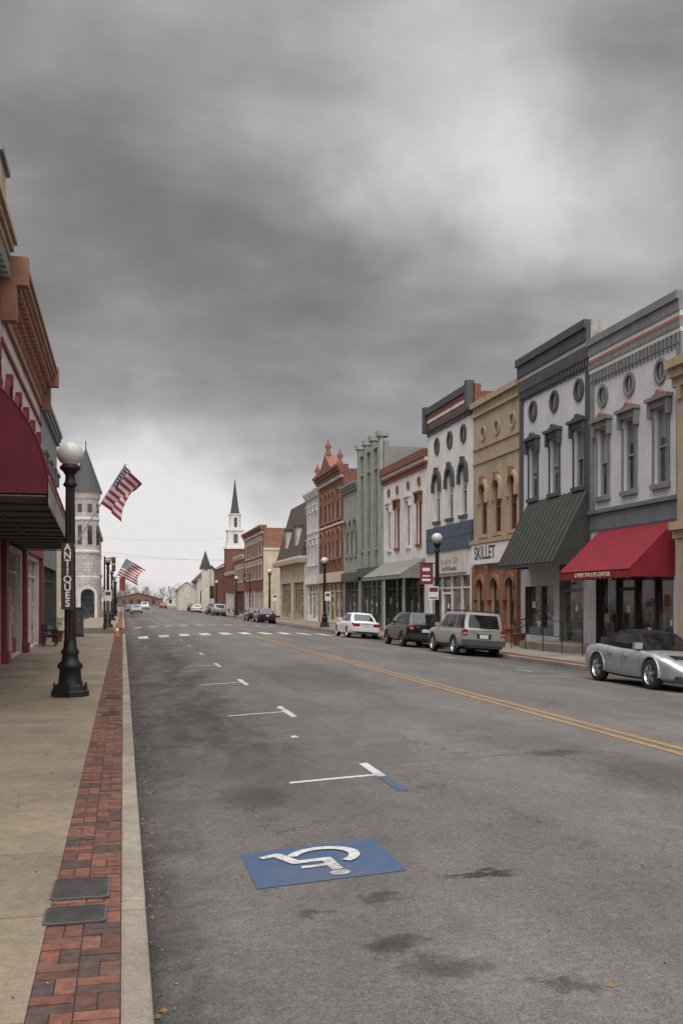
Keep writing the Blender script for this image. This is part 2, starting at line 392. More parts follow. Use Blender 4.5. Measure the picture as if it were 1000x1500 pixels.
# ------------------------------------------------------------------ buildings
class Bld:
    def __init__(s,name,side,s0,s1,Xf,H,wall,sidem=None,depth=18,low=None,vlow=None,lowmat=None):
        s.e=empty(name,(Xf,s0,0)); s.side=side;s.s0=s0+.01;s.s1=s1-.01;s.X=Xf;s.H=H;s.wall=wall;s.sm=sidem or wall;s.dep=depth
        s.op=[];s.P={};s.o=(Xf,s0,0);s.vlow=vlow;s.lowmat=lowmat
    def W(s,u,v,n):
        return ((s.X-n) if s.side>0 else (s.X+n))-s.o[0],u-s.o[1],v
    def g(s,p):
        if p not in s.P: s.P[p]=G()
        return s.P[p]
    def box(s,p,m,u0,u1,v0,v1,n0,n1):
        s.g(p).hexa(m,[s.W(*q) for q in((u0,v0,n0),(u1,v0,n0),(u1,v0,n1),(u0,v0,n1),(u0,v1,n0),(u1,v1,n0),(u1,v1,n1),(u0,v1,n1))])
    def poly(s,p,m,pts): s.g(p).poly(m,[s.W(*q) for q in pts])
    def full(s,p,m,v0,v1,n,n0=-.05): s.box(p,m,s.s0+.01,s.s1-.01,v0,v1,n0,n)
    def arc(s,p,m,uc,vc,r0,r1,a0,a1,n0,n1,seg=14,sv=1):
        for k in range(seg):
            A=R(a0+(a1-a0)*k/seg);B=R(a0+(a1-a0)*(k+1)/seg)
            q=lambda r,a,n:s.W(uc+r*math.cos(a),vc+sv*r*math.sin(a),n)
            s.g(p).hexa(m,[q(r0,A,n0),q(r0,B,n0),q(r1,B,n0),q(r1,A,n0),q(r0,A,n1),q(r0,B,n1),q(r1,B,n1),q(r1,A,n1)])
    def oculus(s,uc,vc,r,ring,gl=None,sv=1):
        s.arc('windows',ring,uc,vc,r*.72,r,0,360,-.02,.07,20,sv)
        s.poly('windows',gl or glass_k,[(uc+r*.74*math.cos(a),vc+sv*r*.74*math.sin(a),.012) for a in [2*math.pi*k/20 for k in range(20)]])
        s.box('windows',frame_l,uc-.02,uc+.02,vc-r*.72*sv,vc+r*.72*sv,.014,.03)
    def win(s,uc,w,v0,v1,fr,hood=None,hm=None,cm=None,arch=False,blind=None,sill=True):
        u0,u1=uc-w/2,uc+w/2; s.op.append((u0,u1,v0,v1,s.wall))
        bl=(random.uniform(.2,.75) if blind is None else max(.02,blind+random.uniform(-.12,.12)))
        vm=v1-(v1-v0)*bl
        s.poly('windows',glass_k,[(u0,v0,-.2),(u1,v0,-.2),(u1,vm,-.2),(u0,vm,-.2)])
        s.poly('windows',glass_b,[(u0,vm,-.2),(u1,vm,-.2),(u1,v1,-.2),(u0,v1,-.2)])
        f=.07
        for a,b,c,d in((u0,u0+f,v0,v1),(u1-f,u1,v0,v1),(u0+f,u1-f,v0,v0+f),(u0+f,u1-f,v1-f,v1)): s.box('windows',fr,a,b,c,d,-.21,-.11)
        vc=(v0+v1)/2; s.box('windows',fr,u0+f,u1-f,vc-.03,vc+.03,-.21,-.13)
        s.box('windows',fr,uc-.015,uc+.015,v0+f,v1-f,-.21,-.15)
        if arch:
            r=w/2; hh=min(r,.5)
            for k in range(10):
                A=math.pi*k/10;B=math.pi*(k+1)/10
                s.poly('walls',s.wall,[(uc+r*math.cos(A),v1-hh+hh*math.sin(A),-.03),(uc+r*math.cos(B),v1-hh+hh*math.sin(B),-.03),(uc+r*math.cos(B),v1,-.03),(uc+r*math.cos(A),v1,-.03)])
        if sill: s.box('trim',hm or fr,u0-.12,u1+.12,v0-.16,v0-.002,-.1,.12)
        if hood=='flat':
            s.box('trim',hm,u0-.16,u1+.16,v1+.003,v1+.22,-.05,.12); s.box('trim',hm,u0-.26,u1+.26,v1+.222,v1+.34,-.05,.24)
            for q in(u0-.2,u1+.06): s.box('trim',hm,q,q+.14,v1-.3,v1+.22,-.04,.17)
            s.box('trim',hm,u0-.09,u0-.003,v0,v1-.3,-.04,.05);s.box('trim',hm,u1+.003,u1+.09,v0,v1-.3,-.04,.05)
            if cm:
                s.arc('trim',cm,uc,v1+.35,.0,.2,0,180,-.02,.16,8); s.box('trim',cm,uc-w*.45,uc+w*.45,v1+.343,v1+.42,-.02,.14)
        if hood=='arch':
            vc2=v1-min(w/2,.5)+.02
            s.arc('trim',hm,uc,vc2,w/2+.01,w/2+.2,0,180,-.03,.14,12,min(w/2,.5)/(w/2)*1.05)
            for q in(u0-.21,u1+.01): s.box('trim',hm,q,q+.2,vc2-.5,vc2-.002,-.03,.17)
            if cm: s.box('trim',cm,uc-.13,uc+.13,v1-.03,v1+.38,-.03,.2)
    def corn(s,m,v0,v1,n0,n1,steps=3,ends=0):
        for k in range(steps):
            a=v0+(v1-v0)*k/steps; b=v0+(v1-v0)*(k+1)/steps; n=n0+(n1-n0)*(k+1)/steps
            s.box('cornice',m,s.s0-ends,s.s1+ends,a,b,-.05,n)
    def dent(s,m,v0,v1,n,pitch=.4,w=.2,n0=-.02):
        u=s.s0+.1
        while u+w<s.s1: s.box('cornice',m,u,u+w,v0,v1,n0,n); u+=pitch
    def store(s,u0,u1,v0,v1,fr,bays=3,bulk=None,door=None,gl=None,transom=.6,bh=.5,dp=.24):
        s.op.append((u0,u1,v0,v1,fr))
        s.poly('storefront',gl or glass_d,[(u0,v0,-dp),(u1,v0,-dp),(u1,v1,-dp),(u0,v1,-dp)])
        bw=(u1-u0)/bays
        for k in range(bays+1):
            c=u0+k*bw; c=min(max(c,u0+.05),u1-.05); s.box('storefront',fr,c-.05,c+.05,v0,v1,-dp-.01,-dp+.12)
        for k in range(bays):
            a=u0+k*bw+.05;b=a+bw-.1
            if k==door:
                s.box('door',fr,a,a+.12,v0,v0+2.15,-dp,-dp+.06); s.box('door',fr,b-.12,b,v0,v0+2.15,-dp,-dp+.06)
                s.box('door',fr,a+.12,b-.12,v0,v0+.25,-dp,-dp+.06); s.box('door',fr,a,b,v0+2.15,v0+2.27,-dp,-dp+.07)
                s.box('door',steel,a+.16,a+.2,v0+.9,v0+1.3,-dp+.06,-dp+.1)
                s.box('door',whitel,(a+b)/2-.12,(a+b)/2+.1,v0+1.4,v0+1.65,-dp+.003,-dp+.006)
            else:
                s.box('storefront',bulk or fr,a,b,v0,v0+bh,-dp,-dp+.1)
                for _ in range(5):
                    if random.random()<.75:
                        c=random.uniform(a+.05,max(a+.06,b-.5)); wd=random.uniform(.12,.42); z0=v0+bh+random.choice([0.02,.02,.5,.8,1.1]); s.box('storefront',random.choice([cream2,redbr,bluegrey,tan,white,green_l,wood,crest,canvas_w]),c,c+wd,z0,z0+random.uniform(.15,.55),-dp+.003+_*.003,-dp+.005+_*.003)
        if transom: s.box('storefront',fr,u0+.05,u1-.05,v1-transom-.06,v1-transom+.02,-dp,-dp+.1)
    def awn(s,p,m,u0,u1,vt,vb,n,val=.25,ribs=0,vm=None):
        P=s.P.setdefault(p,G())
        t=.04
        P.hexa(m,[s.W(*q) for q in((u0,vt-t,.0),(u1,vt-t,.0),(u1,vb-t,n),(u0,vb-t,n),(u0,vt,.03),(u1,vt,.03),(u1,vb,n+.03),(u0,vb,n+.03))])
        for u in(u0,u1): s.poly(p,m,[(u,vt-.05,.01),(u,vb-.05,n-.01),(u,vb-val,n-.01),(u,vb-val,.01)])
        if val: 
            k=0; du=.35
            while u0+k*du<u1-.02:
                a=u0+k*du; c=min(a+du,u1); md=(a+c)/2
                P.hexa(vm or m,[s.W(*q) for q in((a,vb-val,n+.0),(md,vb-val-.05,n+.0),(md,vb-val-.05,n+.015),(a,vb-val,n+.015),(a,vb-.045,n+.0),(md,vb-.045,n+.0),(md,vb-.045,n+.015),(a,vb-.045,n+.015))])
                P.hexa(vm or m,[s.W(*q) for q in((md,vb-val-.05,n+.0),(c,vb-val,n+.0),(c,vb-val,n+.015),(md,vb-val-.05,n+.015),(md,vb-.045,n+.0),(c,vb-.045,n+.0),(c,vb-.045,n+.015),(md,vb-.045,n+.015))]); k+=1
        if ribs:
            k=0
            while u0+k*ribs<=u1:
                u=u0+k*ribs; u=min(max(u,u0+.02),u1-.02)
                P.hexa(m,[s.W(*q) for q in((u-.02,vt,.03),(u+.02,vt,.03),(u+.02,vb,n+.03),(u-.02,vb,n+.03),(u-.02,vt+.05,.03),(u+.02,vt+.05,.03),(u+.02,vb+.05,n+.05),(u-.02,vb+.05,n+.05))]); k+=1
    def finish(s,base=.1,z0=None):
        rev=.28; us=sorted({s.s0,s.s1,*[o[0] for o in s.op],*[o[1] for o in s.op]}); vs=sorted({base,s.H,*([s.vlow] if s.vlow else []),*[o[2] for o in s.op],*[o[3] for o in s.op]})
        for a,b in zip(us[:-1],us[1:]):
            for c,d in zip(vs[:-1],vs[1:]):
                um,vm=(a+b)/2,(c+d)/2
                if any(o[0]<um<o[1] and o[2]<vm<o[3] for o in s.op): continue
                s.poly('walls',s.lowmat if (s.vlow and vm<s.vlow) else s.wall,[(a,c,0),(b,c,0),(b,d,0),(a,d,0)])
        for u0,u1,v0,v1,m in s.op:
            s.poly('walls',m,[(u0,v0,0),(u0,v1,0),(u0,v1,-rev),(u0,v0,-rev)]); s.poly('walls',m,[(u1,v0,0),(u1,v1,0),(u1,v1,-rev),(u1,v0,-rev)])
            s.poly('walls',m,[(u0,v1,0),(u1,v1,0),(u1,v1,-rev),(u0,v1,-rev)]); s.poly('walls',m,[(u0,v0,0),(u1,v0,0),(u1,v0,-rev),(u0,v0,-rev)])
        for u in(s.s0,s.s1): 
            pts=[(u,base,0),(u,s.H,0),(u,s.H,-.4),(u,s.H-.35,-.4),(u,s.H-.35,-s.dep*.35),(u,s.H-.75,-s.dep*.35),(u,s.H-.75,-s.dep*.7),(u,s.H-1.15,-s.dep*.7),(u,s.H-1.15,-s.dep),(u,base,-s.dep)]
            s.poly('walls',s.sm,pts)
        s.poly('walls',s.sm,[(s.s0,base,-s.dep),(s.s1,base,-s.dep),(s.s1,s.H-1.15,-s.dep),(s.s0,s.H-1.15,-s.dep)])
        s.poly('walls',s.sm,[(s.s0,s.H-1.4,-.4),(s.s1,s.H-1.4,-.4),(s.s1,s.H,-.4),(s.s0,s.H,-.4)])
        s.poly('roof',dkgrey,[(s.s0,s.H,0),(s.s1,s.H,0),(s.s1,s.H,-.4),(s.s0,s.H,-.4)])
        s.poly('roof',roofmat,[(s.s0,s.H-1.2,-.4),(s.s1,s.H-1.2,-.4),(s.s1,s.H-1.6,-s.dep),(s.s0,s.H-1.6,-s.dep)])
        for k,gg in s.P.items(): gg.obj(k,s.e,recalc=(k!='walls'))
RT=(R(90),0,R(-90))
XF=16.8
b=Bld('tan_commercial_building',1,12,27.4,16.6,9.3,tan_wall)
b.corn(tan,8.5,9.3,.1,.5,3); b.dent(tan,8.1,8.5,.25); b.corn(tan,3.9,4.4,.08,.35,2)
for u in(26.9,22,17): b.box('trim',tan,u-.3,u+.3,.12,8.1,-.05,.16)
for u in(15,19.5,24.5): b.win(u,1.2,5.6,7.8,frame_l,'flat',tan)
b.store(13,16.6,.2,3.6,wood,3,None,1); b.store(17.5,21.5,.2,3.6,wood,3,None,1);b.store(22.5,26.4,.2,3.6,wood,3,None,1)
b.finish()
b=Bld('pale_brick_shop_with_red_awning',1,27.45,33.59,XF,11.55,lgrey_wall)
b.full('cornice',greytrim,11.3,11.56,.22); b.full('cornice',greytrim,10.95,11.298,.14); b.full('cornice',lgrey_wall,10.78,10.948,.1);b.full('cornice',crest,10.66,10.778,.13); b.full('cornice',greytrim,10.45,10.658,.12)
b.full('cornice',lgrey_wall,10.3,10.448,.09); b.dent(greytrim,9.98,10.3,.10,.24,.13); b.dent(greytrim,9.86,9.98,.05,.24,.09)
for u in(b.s0+.02,b.s1-.28): b.box('trim',greytrim,u,u+.26,5.3,10.44,-.05,.07)
for u in(32.63,30.72,28.71): b.win(u,.86,5.75,8.2,frame_l,'flat',greytrim,crest,blind=.45); b.oculus(u,9.35,.38,greytrim,None,1.1)
b.full('storefront',bluegrey,4.55,5.15,.06); b.full('storefront',bluegrey,5.152,5.28,.16)
b.store(28.0,33.2,.2,3.5,darkp,4,bluegrey,2); 
b.awn('awning',redawn,27.9,32.9,4.5,3.0,1.55,.25)
text('awning_lettering','CHRISTIAN LIFE CENTER',.2,b.W(30.4,2.86,1.575),RT,gold,b.e,.004,sx=1.15)
b.g('antenna').tube(steel,b.W(33,11.5,-3),b.W(33,12.6,-3),.02); b.g('antenna').tube(steel,b.W(32.6,12.4,-3),b.W(33.4,12.5,-3),.015)
b.finish()
b=Bld('grey_brick_shop_with_metal_awning',1,33.59,40.19,XF,12.35,lgrey_wall,whiteside)
b.full('cornice',dkgrey,12.05,12.36,.28); b.full('cornice',dkgrey,11.6,12.048,.18); b.full('cornice',lgrey_wall,11.42,11.598,.1);b.full('cornice',dkgrey,10.95,11.418,.14)
b.dent(dkgrey,10.65,10.95,.12,.24,.13); b.dent(dkgrey,10.53,10.65,.06,.24,.09)
for u in(b.s0+.02,b.s1-.32): b.box('trim',dkgrey,u,u+.3,3.4,10.94,-.05,.08)
for u in(38.8,36.71,34.53): b.win(u,.86,6.3,8.5,frame_l,'flat',dkgrey,dkgrey,blind=.5); b.oculus(u,9.95,.40,dkgrey,None,1.1)
b.store(34.2,36.3,.2,3.6,greytrim,1,None,0); b.store(36.8,39.7,.6,2.6,dkgrey,2,greytrim,None,None,0,.3)
b.awn('awning',blkawn,33.7,39.3,6.15,3.45,1.4,.12,.42)
b.finish()
b=Bld('tan_brick_restaurant',1,40.19,46.09,XF,11.6,tan_wall,red_wall,lowmat=orange_brick,vlow=3.65)
b.full('cornice',tan,11.35,11.61,.22); b.full('cornice',tan,10.9,11.0,.12); b.dent(tan,11.0,11.35,.1,.3,.15)
for u in(44.68,42.91,41.05): b.win(u,.85,5.15,7.55,redbr,'arch',tan,crest,True,blind=.35); b.oculus(u,10.0,.34,tan,None,1.1)
b.full('trim',tan,8.6,8.7,.07); b.full('trim',tan,9.3,9.38,.07)
b.full('storefront',tan,4.72,4.92,.22); b.box('sign_board',whitel,b.s0+.1,b.s1-.1,3.75,4.7,-.05,.16)
text('sign_lettering','SKILLET',.84,b.W(44.15,4.24,.165),RT,blackl,b.e,.006,off=.012,sx=.95)
for u in(41.2,43.1,45.0): b.win(u,1.0,.9 if u!=43.1 else .2,3.0,wood,'arch',orange_brick,None,True,blind=.1,sill=u!=43.1)
for u in(b.s0+.25,42.1,44.05,b.s1-.27): b.box('trim',orange_brick,u-.18,u+.18,.12,3.64,-.05,.14)
b.finish()
b=Bld('white_brick_gift_shop',1,46.09,53.57,XF,12.7,white_wall,red_wall)
b.full('cornice',dkgrey,12.35,12.71,.3); b.full('cornice',redbr,12.1,12.348,.2); b.full('cornice',white,11.9,12.098,.16);b.full('cornice',redbr,11.7,11.898,.12); b.full('cornice',dkgrey,11.45,11.698,.14); b.dent(dkgrey,11.2,11.45,.1,.35,.18)
for u in(b.s0,b.s1-.4): b.box('trim',dkgrey,u,u+.4,11.4,12.85,-.05,.34)
for u in(51.8,49.63,47.5): b.win(u,.95,6.35,8.9,frame_w,'arch',dkgrey,dkgrey,True,blind=.5); b.oculus(u,10.45,.42,dkgrey,None,1.15)
b.full('storefront',bluepan,4.65,6.0,.1)
for k in range(9): u=b.s0+.3+k*.86; b.box('storefront',bluegrey,u-.02,u+.02,4.66,5.99,.1,.115)
b.full('storefront',dkgrey,5.31,5.35,.115)
b.box('sign_board',cream2,47.1,51.8,3.45,4.4,-.05,.14)
text('sign_lettering','Southern Gifts',.5,b.W(49.4,4.08,.145),RT,tan,b.e,.006); text('sign_lettering','For All Occasions',.32,b.W(49.4,3.68,.145),RT,bluepan,b.e,.006)
b.store(46.6,53.0,.2,3.3,white,4,bluegrey,2)
b.finish()
b=Bld('white_brick_shop_with_green_awning',1,53.57,63.35,XF,10.6,white_wall,red_wall)
b.full('cornice',redbr,10.15,10.61,.3); b.full('cornice',white,9.95,10.148,.15); b.full('cornice',redbr,9.8,9.948,.18); b.dent(redbr,9.55,9.8,.12,.4,.2)
for k,u in enumerate((61.8,59.84,57.4,55.16)): b.win(u,.75,5.3,8.0,redbr,'flat',redbr if k%2 else white,None,blind=.15); b.oculus(u,8.95,.28,crest)
b.store(54.2,58.1,.2,3.4,green_dk,3,green_dk,1); b.store(58.8,62.8,.2,3.4,green_dk,3,green_dk,1)
b.awn('awning',green_wall,54,63,4.45,3.5,1.5,.2)
b.finish()
b=Bld('sage_pilastered_building',1,63.35,69.91,XF,12.6,green_wall,green_wall)
for k in range(4):
    u=b.s0+.3+k*(b.s1-b.s0-.6)/3; b.box('trim',green_l,u-.3,u+.3,3.9,12.9,-.05,.22); b.box('trim',green_l,u-.42,u+.42,12.9,13.25,-.4,.36)
b.full('cornice',green_l,12.3,12.62,.16); b.full('cornice',green_l,10.9,11.1,.12)
for k in range(3):
    u=b.s0+1.3+k*2.0; b.win(u,.8,5.6,10.2,green_dk,None,green_l,None,True,blind=.4)
b.full('storefront',green_dk,3.7,4.3,.25); b.store(63.9,69.4,.2,3.6,green_dk,4,green_dk,1)
b.finish()
b=Bld('light_green_building',1,69.91,75.38,XF,10.8,green_l,red_wall)
b.corn(green_wall,10.2,10.8,.1,.4,3)
for u in(71.2,72.7,74.2): b.win(u,.8,5.4,8,green_dk,'arch',green_wall,None,True)
b.full('storefront',green_dk,3.5,4.1,.2); b.store(70.4,74.9,.2,3.4,green_dk,3,green_dk,1); b.finish()
b=Bld('ornate_red_brick_building',1,75.38,85.3,XF,12.7,red_wall,red_wall)
b.corn(redbr,12.0,12.7,.15,.6,3,.05); b.dent(cream2,11.7,12.0,.2,.5,.25)
um=(b.s0+b.s1)/2
g2=b.g('cornice'); P=[(um-2.4,12.7),(um+2.4,12.7),(um,14.1)]
g2.poly(redbr,[b.W(u,v,.5) for u,v in P]); 
for (a,c) in((P[0],P[2]),(P[1],P[2])): g2.poly(redbr,[b.W(a[0],a[1],.5),b.W(c[0],c[1],.5),b.W(c[0],c[1],-.4),b.W(a[0],a[1],-.4)])
g2.poly(redbr,[b.W(u,v,-.4) for u,v in P])
for u in(b.s0+.4,um,b.s1-.4):
    h=14.1 if u==um else 12.7; b.g('cornice').lathe(redbr,[(.25,0),(.25,.3),(.12,.4),(.28,.75),(.1,1.05),(.02,1.4)],b.W(u,h-.1,.2),seg=10)
for u in(76.9,78.9,um+.0,81.8,83.8): b.win(u,.85,5.5,7.7,cream2,'arch',crest,None,True); b.win(u,.85,8.6,10.9,cream2,'arch',crest,None,True)
b.full('trim',cream2,8.1,8.25,.08); b.full('storefront',cream,3.5,4.3,.2); b.store(76,84.8,.2,3.4,cream,5,cream,2); b.finish()
b=Bld('pale_blue_building',1,85.3,91.26,XF,11.9,paleblue,whiteside)
b.corn(white,11.3,11.9,.1,.45,3)
for u in(86.6,88.3,90): b.win(u,.85,5.3,7.3,white,'flat',white); b.win(u,.85,8.3,10.3,white,'flat',white)
b.full('storefront',white,3.5,4.2,.2); b.store(85.8,90.8,.2,3.4,white,3,white,1); b.finish()
b=Bld('mansard_roof_building',1,91.26,106.9,XF,6.0,cream,cream,depth=16)
b.box('cornice',tan,b.s0,b.s1,5.6,6.0,-.1,.9); b.box('cornice',cream2,b.s0,b.s1,6.002,6.25,-.1,.7)
g2=b.g('roof')
q=[(b.s0+.1,6.25,.5),(b.s1-.1,6.25,.5),(b.s1-.8,11.9,-1.0),(b.s0+.8,11.9,-1.0)]; g2.poly(brownroof,[b.W(*p) for p in q])
q2=[(b.s0+.1,6.25,.5),(b.s0+.8,11.9,-1.0),(b.s0+.8,11.9,-14),(b.s0+.1,6.25,-15.5)]; g2.poly(brownroof,[b.W(*p) for p in q2])
q3=[(b.s1-.1,6.25,.5),(b.s1-.8,11.9,-1.0),(b.s1-.8,11.9,-14),(b.s1-.1,6.25,-15.5)]; g2.poly(brownroof,[b.W(*p) for p in q3])
g2.poly(roofmat,[b.W(*p) for p in((b.s0+.8,11.9,-1.0),(b.s1-.8,11.9,-1.0),(b.s1-.8,11.9,-14),(b.s0+.8,11.9,-14))])
for u in(95.5,101.5):
    b.box('dormers',cream2,u-.6,u+.6,7.4,9.2,-1.0,.25); b.poly('dormers',glass_k,[(u-.4,7.7,.256),(u+.4,7.7,.256),(u+.4,9.0,.256),(u-.4,9.0,.256)]); b.box('dormers',brownroof,u-.75,u+.75,9.2,9.4,-1.0,.4)
b.store(92,98.5,.2,3.8,tan,4,tan,1); b.store(99.5,106.2,.2,3.8,tan,4,tan,2)
for u in(91.8,99,106.5): b.box('trim',cream2,u-.25,u+.25,.12,5.58,-.05,.12)
b.finish()
b=Bld('corner_brick_building',1,120.3,139.8,XF,11.3,red_wall,orange_brick,depth=20)
b.corn(orange_brick,10.6,11.3,.1,.5,3); b.dent(cream2,10.3,10.6,.2,.6,.3)
for k in range(6): b.win(122+k*3.1,1.0,4.8,6.8,frame_w,'flat',cream2); b.win(122+k*3.1,1.0,7.7,9.7,frame_w,'flat',cream2)
b.g('side_windows').box(cream,-.02,19.9,-.06,.004,.2,8.2)
for k in range(4):
    x=2.5+k*4; 
    b.g('side_windows').box(glass_k,x,x+1,-.10,-.05,5,6.8); b.g('side_windows').box(cream2,x-.15,x+1.15,-.13,-.055,4.8,4.99)
b.g('side_windows').box(cream2,-.05,20,-.15,.002,8.2,8.5)
b.store(121,130,.2,3.4,cream2,5,wood,2); b.store(131,139,.2,3.4,cream2,5,wood,2); b.finish()
b=Bld('tan_store_building',1,139.8,152,XF,8.6,orange_brick,cream,depth=14); b.corn(cream2,8,8.6,.1,.4)
for k in range(4): b.win(141.5+k*3,1,4.8,6.9,frame_w,'flat',cream2)
b.store(140.5,151,.2,3.4,wood,5,wood,2); b.finish()
b=Bld('brick_row_building',1,152.2,166,XF,6.6,red_wall,red_wall,depth=12); b.corn(cream2,6.1,6.6,.1,.3); b.store(153,165,.2,3.4,white,6,wood,2); b.finish()
b=Bld('white_frame_building',1,222,240,XF-2,6,cream2,white,depth=10); b.store(223,239,.2,3.2,white,6,wood,2); b.finish()
e=empty('white_steeple_church',(19.2,172,0)); g=G()
g.box(red_wall,-1.7,1.7,0,3.4,0,11); g.box(white,-1.85,1.85,-.15,3.55,11,11.35); g.box(white,-1.35,1.35,.35,3.05,11.35,14.2); g.box(white,-1.5,1.5,.2,3.2,14.2,14.5)
g.lathe(white,[(1.05,14.5),(1.05,16.9),(1.2,17.0),(1.2,17.2)],(0,1.7,0),seg=8,smooth=False)
g.box(glass_k,-.25,.25,.60,.72,14.9,16.5)
g.box(glass_k,-.35,.35,.33,.36,12,13.6); g.box(glass_k,-.5,.5,-.02,.01,6,8.5)
for sx in(-1.45,1.45):
    for sy in(.4,3.0): g.lathe(white,[(.12,11.35),(.12,11.9),(.02,12.6)],(sx,sy,0),seg=6)
g.obj('tower',e); g=G(); g.lathe(slate,[(.85,17.2),(.62,18.4),(.03,23.4)],(0,1.7,0),seg=8,smooth=False); g.obj('spire',e)
g=G(); g.box(red_wall,-2,9,3.4,20,0,8); g.obj('nave',e)
g=G(); g.poly(slate,[(-2.2,3.2,8),(3.5,3.2,11.5),(3.5,20,11.5),(-2.2,20,8)]); g.poly(slate,[(9.2,3.2,8),(3.5,3.2,11.5),(3.5,20,11.5),(9.2,20,8)]); g.poly(red_wall,[(-2,3.3,8),(9,3.3,8),(3.5,3.3,11.4)]); g.obj('roof',e)
e=empty('gable_roof_church',(17.0,200,0)); g=G()
g.box(cream2,-2.4,3.2,0,14,0,6.0); g.poly(cream2,[(-2.4,.0,6.0),(3.2,.0,6.0),(.4,0,8.6)]); g.box(glass_k,-.1,.9,-.04,.0,2.5,5); g.box(glass_k,-1.8,-1.1,-.04,.0,1.5,4); g.box(glass_k,1.9,2.6,-.04,0,1.5,4); g.box(cream2,-6,-2.4,2,12,0,4.2); g.poly(cream2,[(-6,1.99,4.2),(-2.4,1.99,4.2),(-4.2,1.99,5.7)]); g.obj('walls',e)
g=G()
for a,c in(((-2.7,5.8),(.4,8.8)),((3.5,5.8),(.4,8.8))): g.hexa(slate,[(a[0],-.3,a[1]),(c[0],-.3,c[1]),(c[0],14,c[1]),(a[0],14,a[1]),(a[0],-.3,a[1]+.35),(c[0],-.3,c[1]+.35),(c[0],14,c[1]+.35),(a[0],14,a[1]+.35)])
g.poly(slate,[(-6.3,1.8,4.1),(-4.2,1.8,5.8),(-4.2,12,5.8),(-6.3,12,4.1)]); g.poly(slate,[(-2.3,1.8,4.1),(-4.2,1.8,5.8),(-4.2,12,5.8),(-2.3,12,4.1)]); g.obj('roof',e)
g=G(); g.box(cream2,-1.6,0,-.6,1,0,8.3); g.lathe(slate,[(1.25,8.3),(.02,12.1)],(-.8,.2,0),seg=4,smooth=False); g.obj('steeple',e)
# ------------------------------------------------------------------ left buildings
b=Bld('antique_shop_building',-1,6,30.4,-3.5,12.6,pinkish,pinkish)
b.corn(tan,11.8,12.6,.1,.5,4); b.dent(greytrim,11.4,11.8,.3,.5,.25)
b.box('cornice',tan,26.0,27.4,12.6,13.5,-.4,.5); b.box('cornice',cream2,26.2,27.2,13.5,13.9,-.3,.35); b.box('cornice',greytrim,25.8,27.5,13.2,13.35,-.42,.6)
for k in range(8): b.win(8+k*3,1.0,6.2,8.8,redtrim,'arch',redtrim,redtrim,True)
b.store(7,17,.2,3.6,redtrim,5,pinkish,2); b.store(18,29.5,.2,3.6,redtrim,6,pinkish,3)
b.finish()
b=Bld('bracketed_cornice_shop',-1,30.5,45,-3.5,12.0,pinkish,pinkish)
c0,c1=b.s0+.03,b.s1-.03
b.box('cornice',crest,c0,c1,10.35,10.6,-.05,.12); b.box('cornice',crest,c0,c1,11.55,11.75,-.05,.55);b.box('cornice',tan,c0,c1,11.752,11.9,-.05,.66);b.box('cornice',crest,c0,c1,11.902,12.04,-.05,.74); b.box('cornice',redbr,c0,c1,10.602,11.548,-.05,.06)
u=b.s0+.6
while u<b.s1-.6:
    b.box('cornice',crest,u,u+.2,11.25,11.548,.06,.5); b.box('cornice',crest,u+.02,u+.18,10.95,11.248,.06,.32); b.box('cornice',crest,u+.04,u+.16,10.62,10.948,.06,.2)
    b.box('cornice',tan,u+.28,u+.47,10.8,11.3,.055,.09); u+=.55
for u in(b.s0,b.s1-.4): b.box('cornice',crest,u,u+.4,10.25,11.3,-.06,.45); b.box('cornice',crest,u-.0,u+.4,11.302,12.15,-.06,.78)
for u in(32.1,34.8,37.4,40,42.8): b.win(u,1.0,6.0,8.6,frame_w,'arch',redtrim,redtrim,True)
b.full('trim',redtrim,9.6,9.75,.08)
b.full('storefront',redtrim,3.8,4.3,.15)
b.store(31.2,36.5,.2,3.6,pinkish,3,redtrim,1); b.store(38,44.0,.2,3.6,cream2,3,pinkish,1)
for u in(30.9,37.2,44.5): b.box('trim',redtrim,u-.3,u+.3,.12,3.78,-.05,.16); b.box('trim',redtrim,u-.38,u+.38,.14,.5,-.05,.22)
b.finish()
b=Bld('grey_corner_building',-1,45.1,56,-3.5,11.0,greytrim,bluegrey,depth=14)
b.corn(greytrim,10.4,11.0,.08,.3,3); b.box('cornice',greytrim,b.s0,b.s0+1,11,11.4,-.3,.3)
for u in(46.8,49.6,52.4,54.8): b.win(u,.9,6,8.4,dkgrey,'flat',greytrim)
b.store(45.6,55.4,.2,3.6,dkgrey,5,bluegrey,2); b.finish()
e=empty('turreted_bank_building',(-4.05,115,0)); g=G()
g.lathe(stone,[(1.55,0),(1.55,4.6),(1.42,4.8),(1.42,14.0)],(0,0,0),seg=20,smooth=False)
g.obj('turret',e); g=G()
g.lathe(cream2,[(1.45,13.3),(1.6,13.5),(1.6,13.9),(1.75,14.1)],seg=20,cap=False); g.lathe(cream2,[(1.43,10.9),(1.52,11),(1.52,11.2),(1.43,11.3)],seg=20,cap=False); g.lathe(cream2,[(1.43,7.2),(1.55,7.3),(1.55,7.6),(1.43,7.7)],seg=20,cap=False)
for k in range(8):
    a=R(45*k+20); 
    for z0,z1 in((8.3,10.4),(11.9,12.8)):
        c,s_=math.cos(a),math.sin(a); t=(-s_,c); w=.24
        p=lambda q,r,z:(c*r+t[0]*q,s_*r+t[1]*q,z)
        g.hexa(glass_k,[p(-w,1.3,z0),p(w,1.3,z0),p(w,1.46,z0),p(-w,1.46,z0),p(-w,1.3,z1),p(w,1.3,z1),p(w,1.46,z1),p(-w,1.46,z1)])
g.obj('bands_and_windows',e); g=G(); g.lathe(slate,[(1.85,14.1),(1.2,15.9),(.03,19.2)],seg=20,smooth=False); g.tube(black,(0,0,19.1),(0,0,20.0),.05)
g.obj('cone_roof',e)
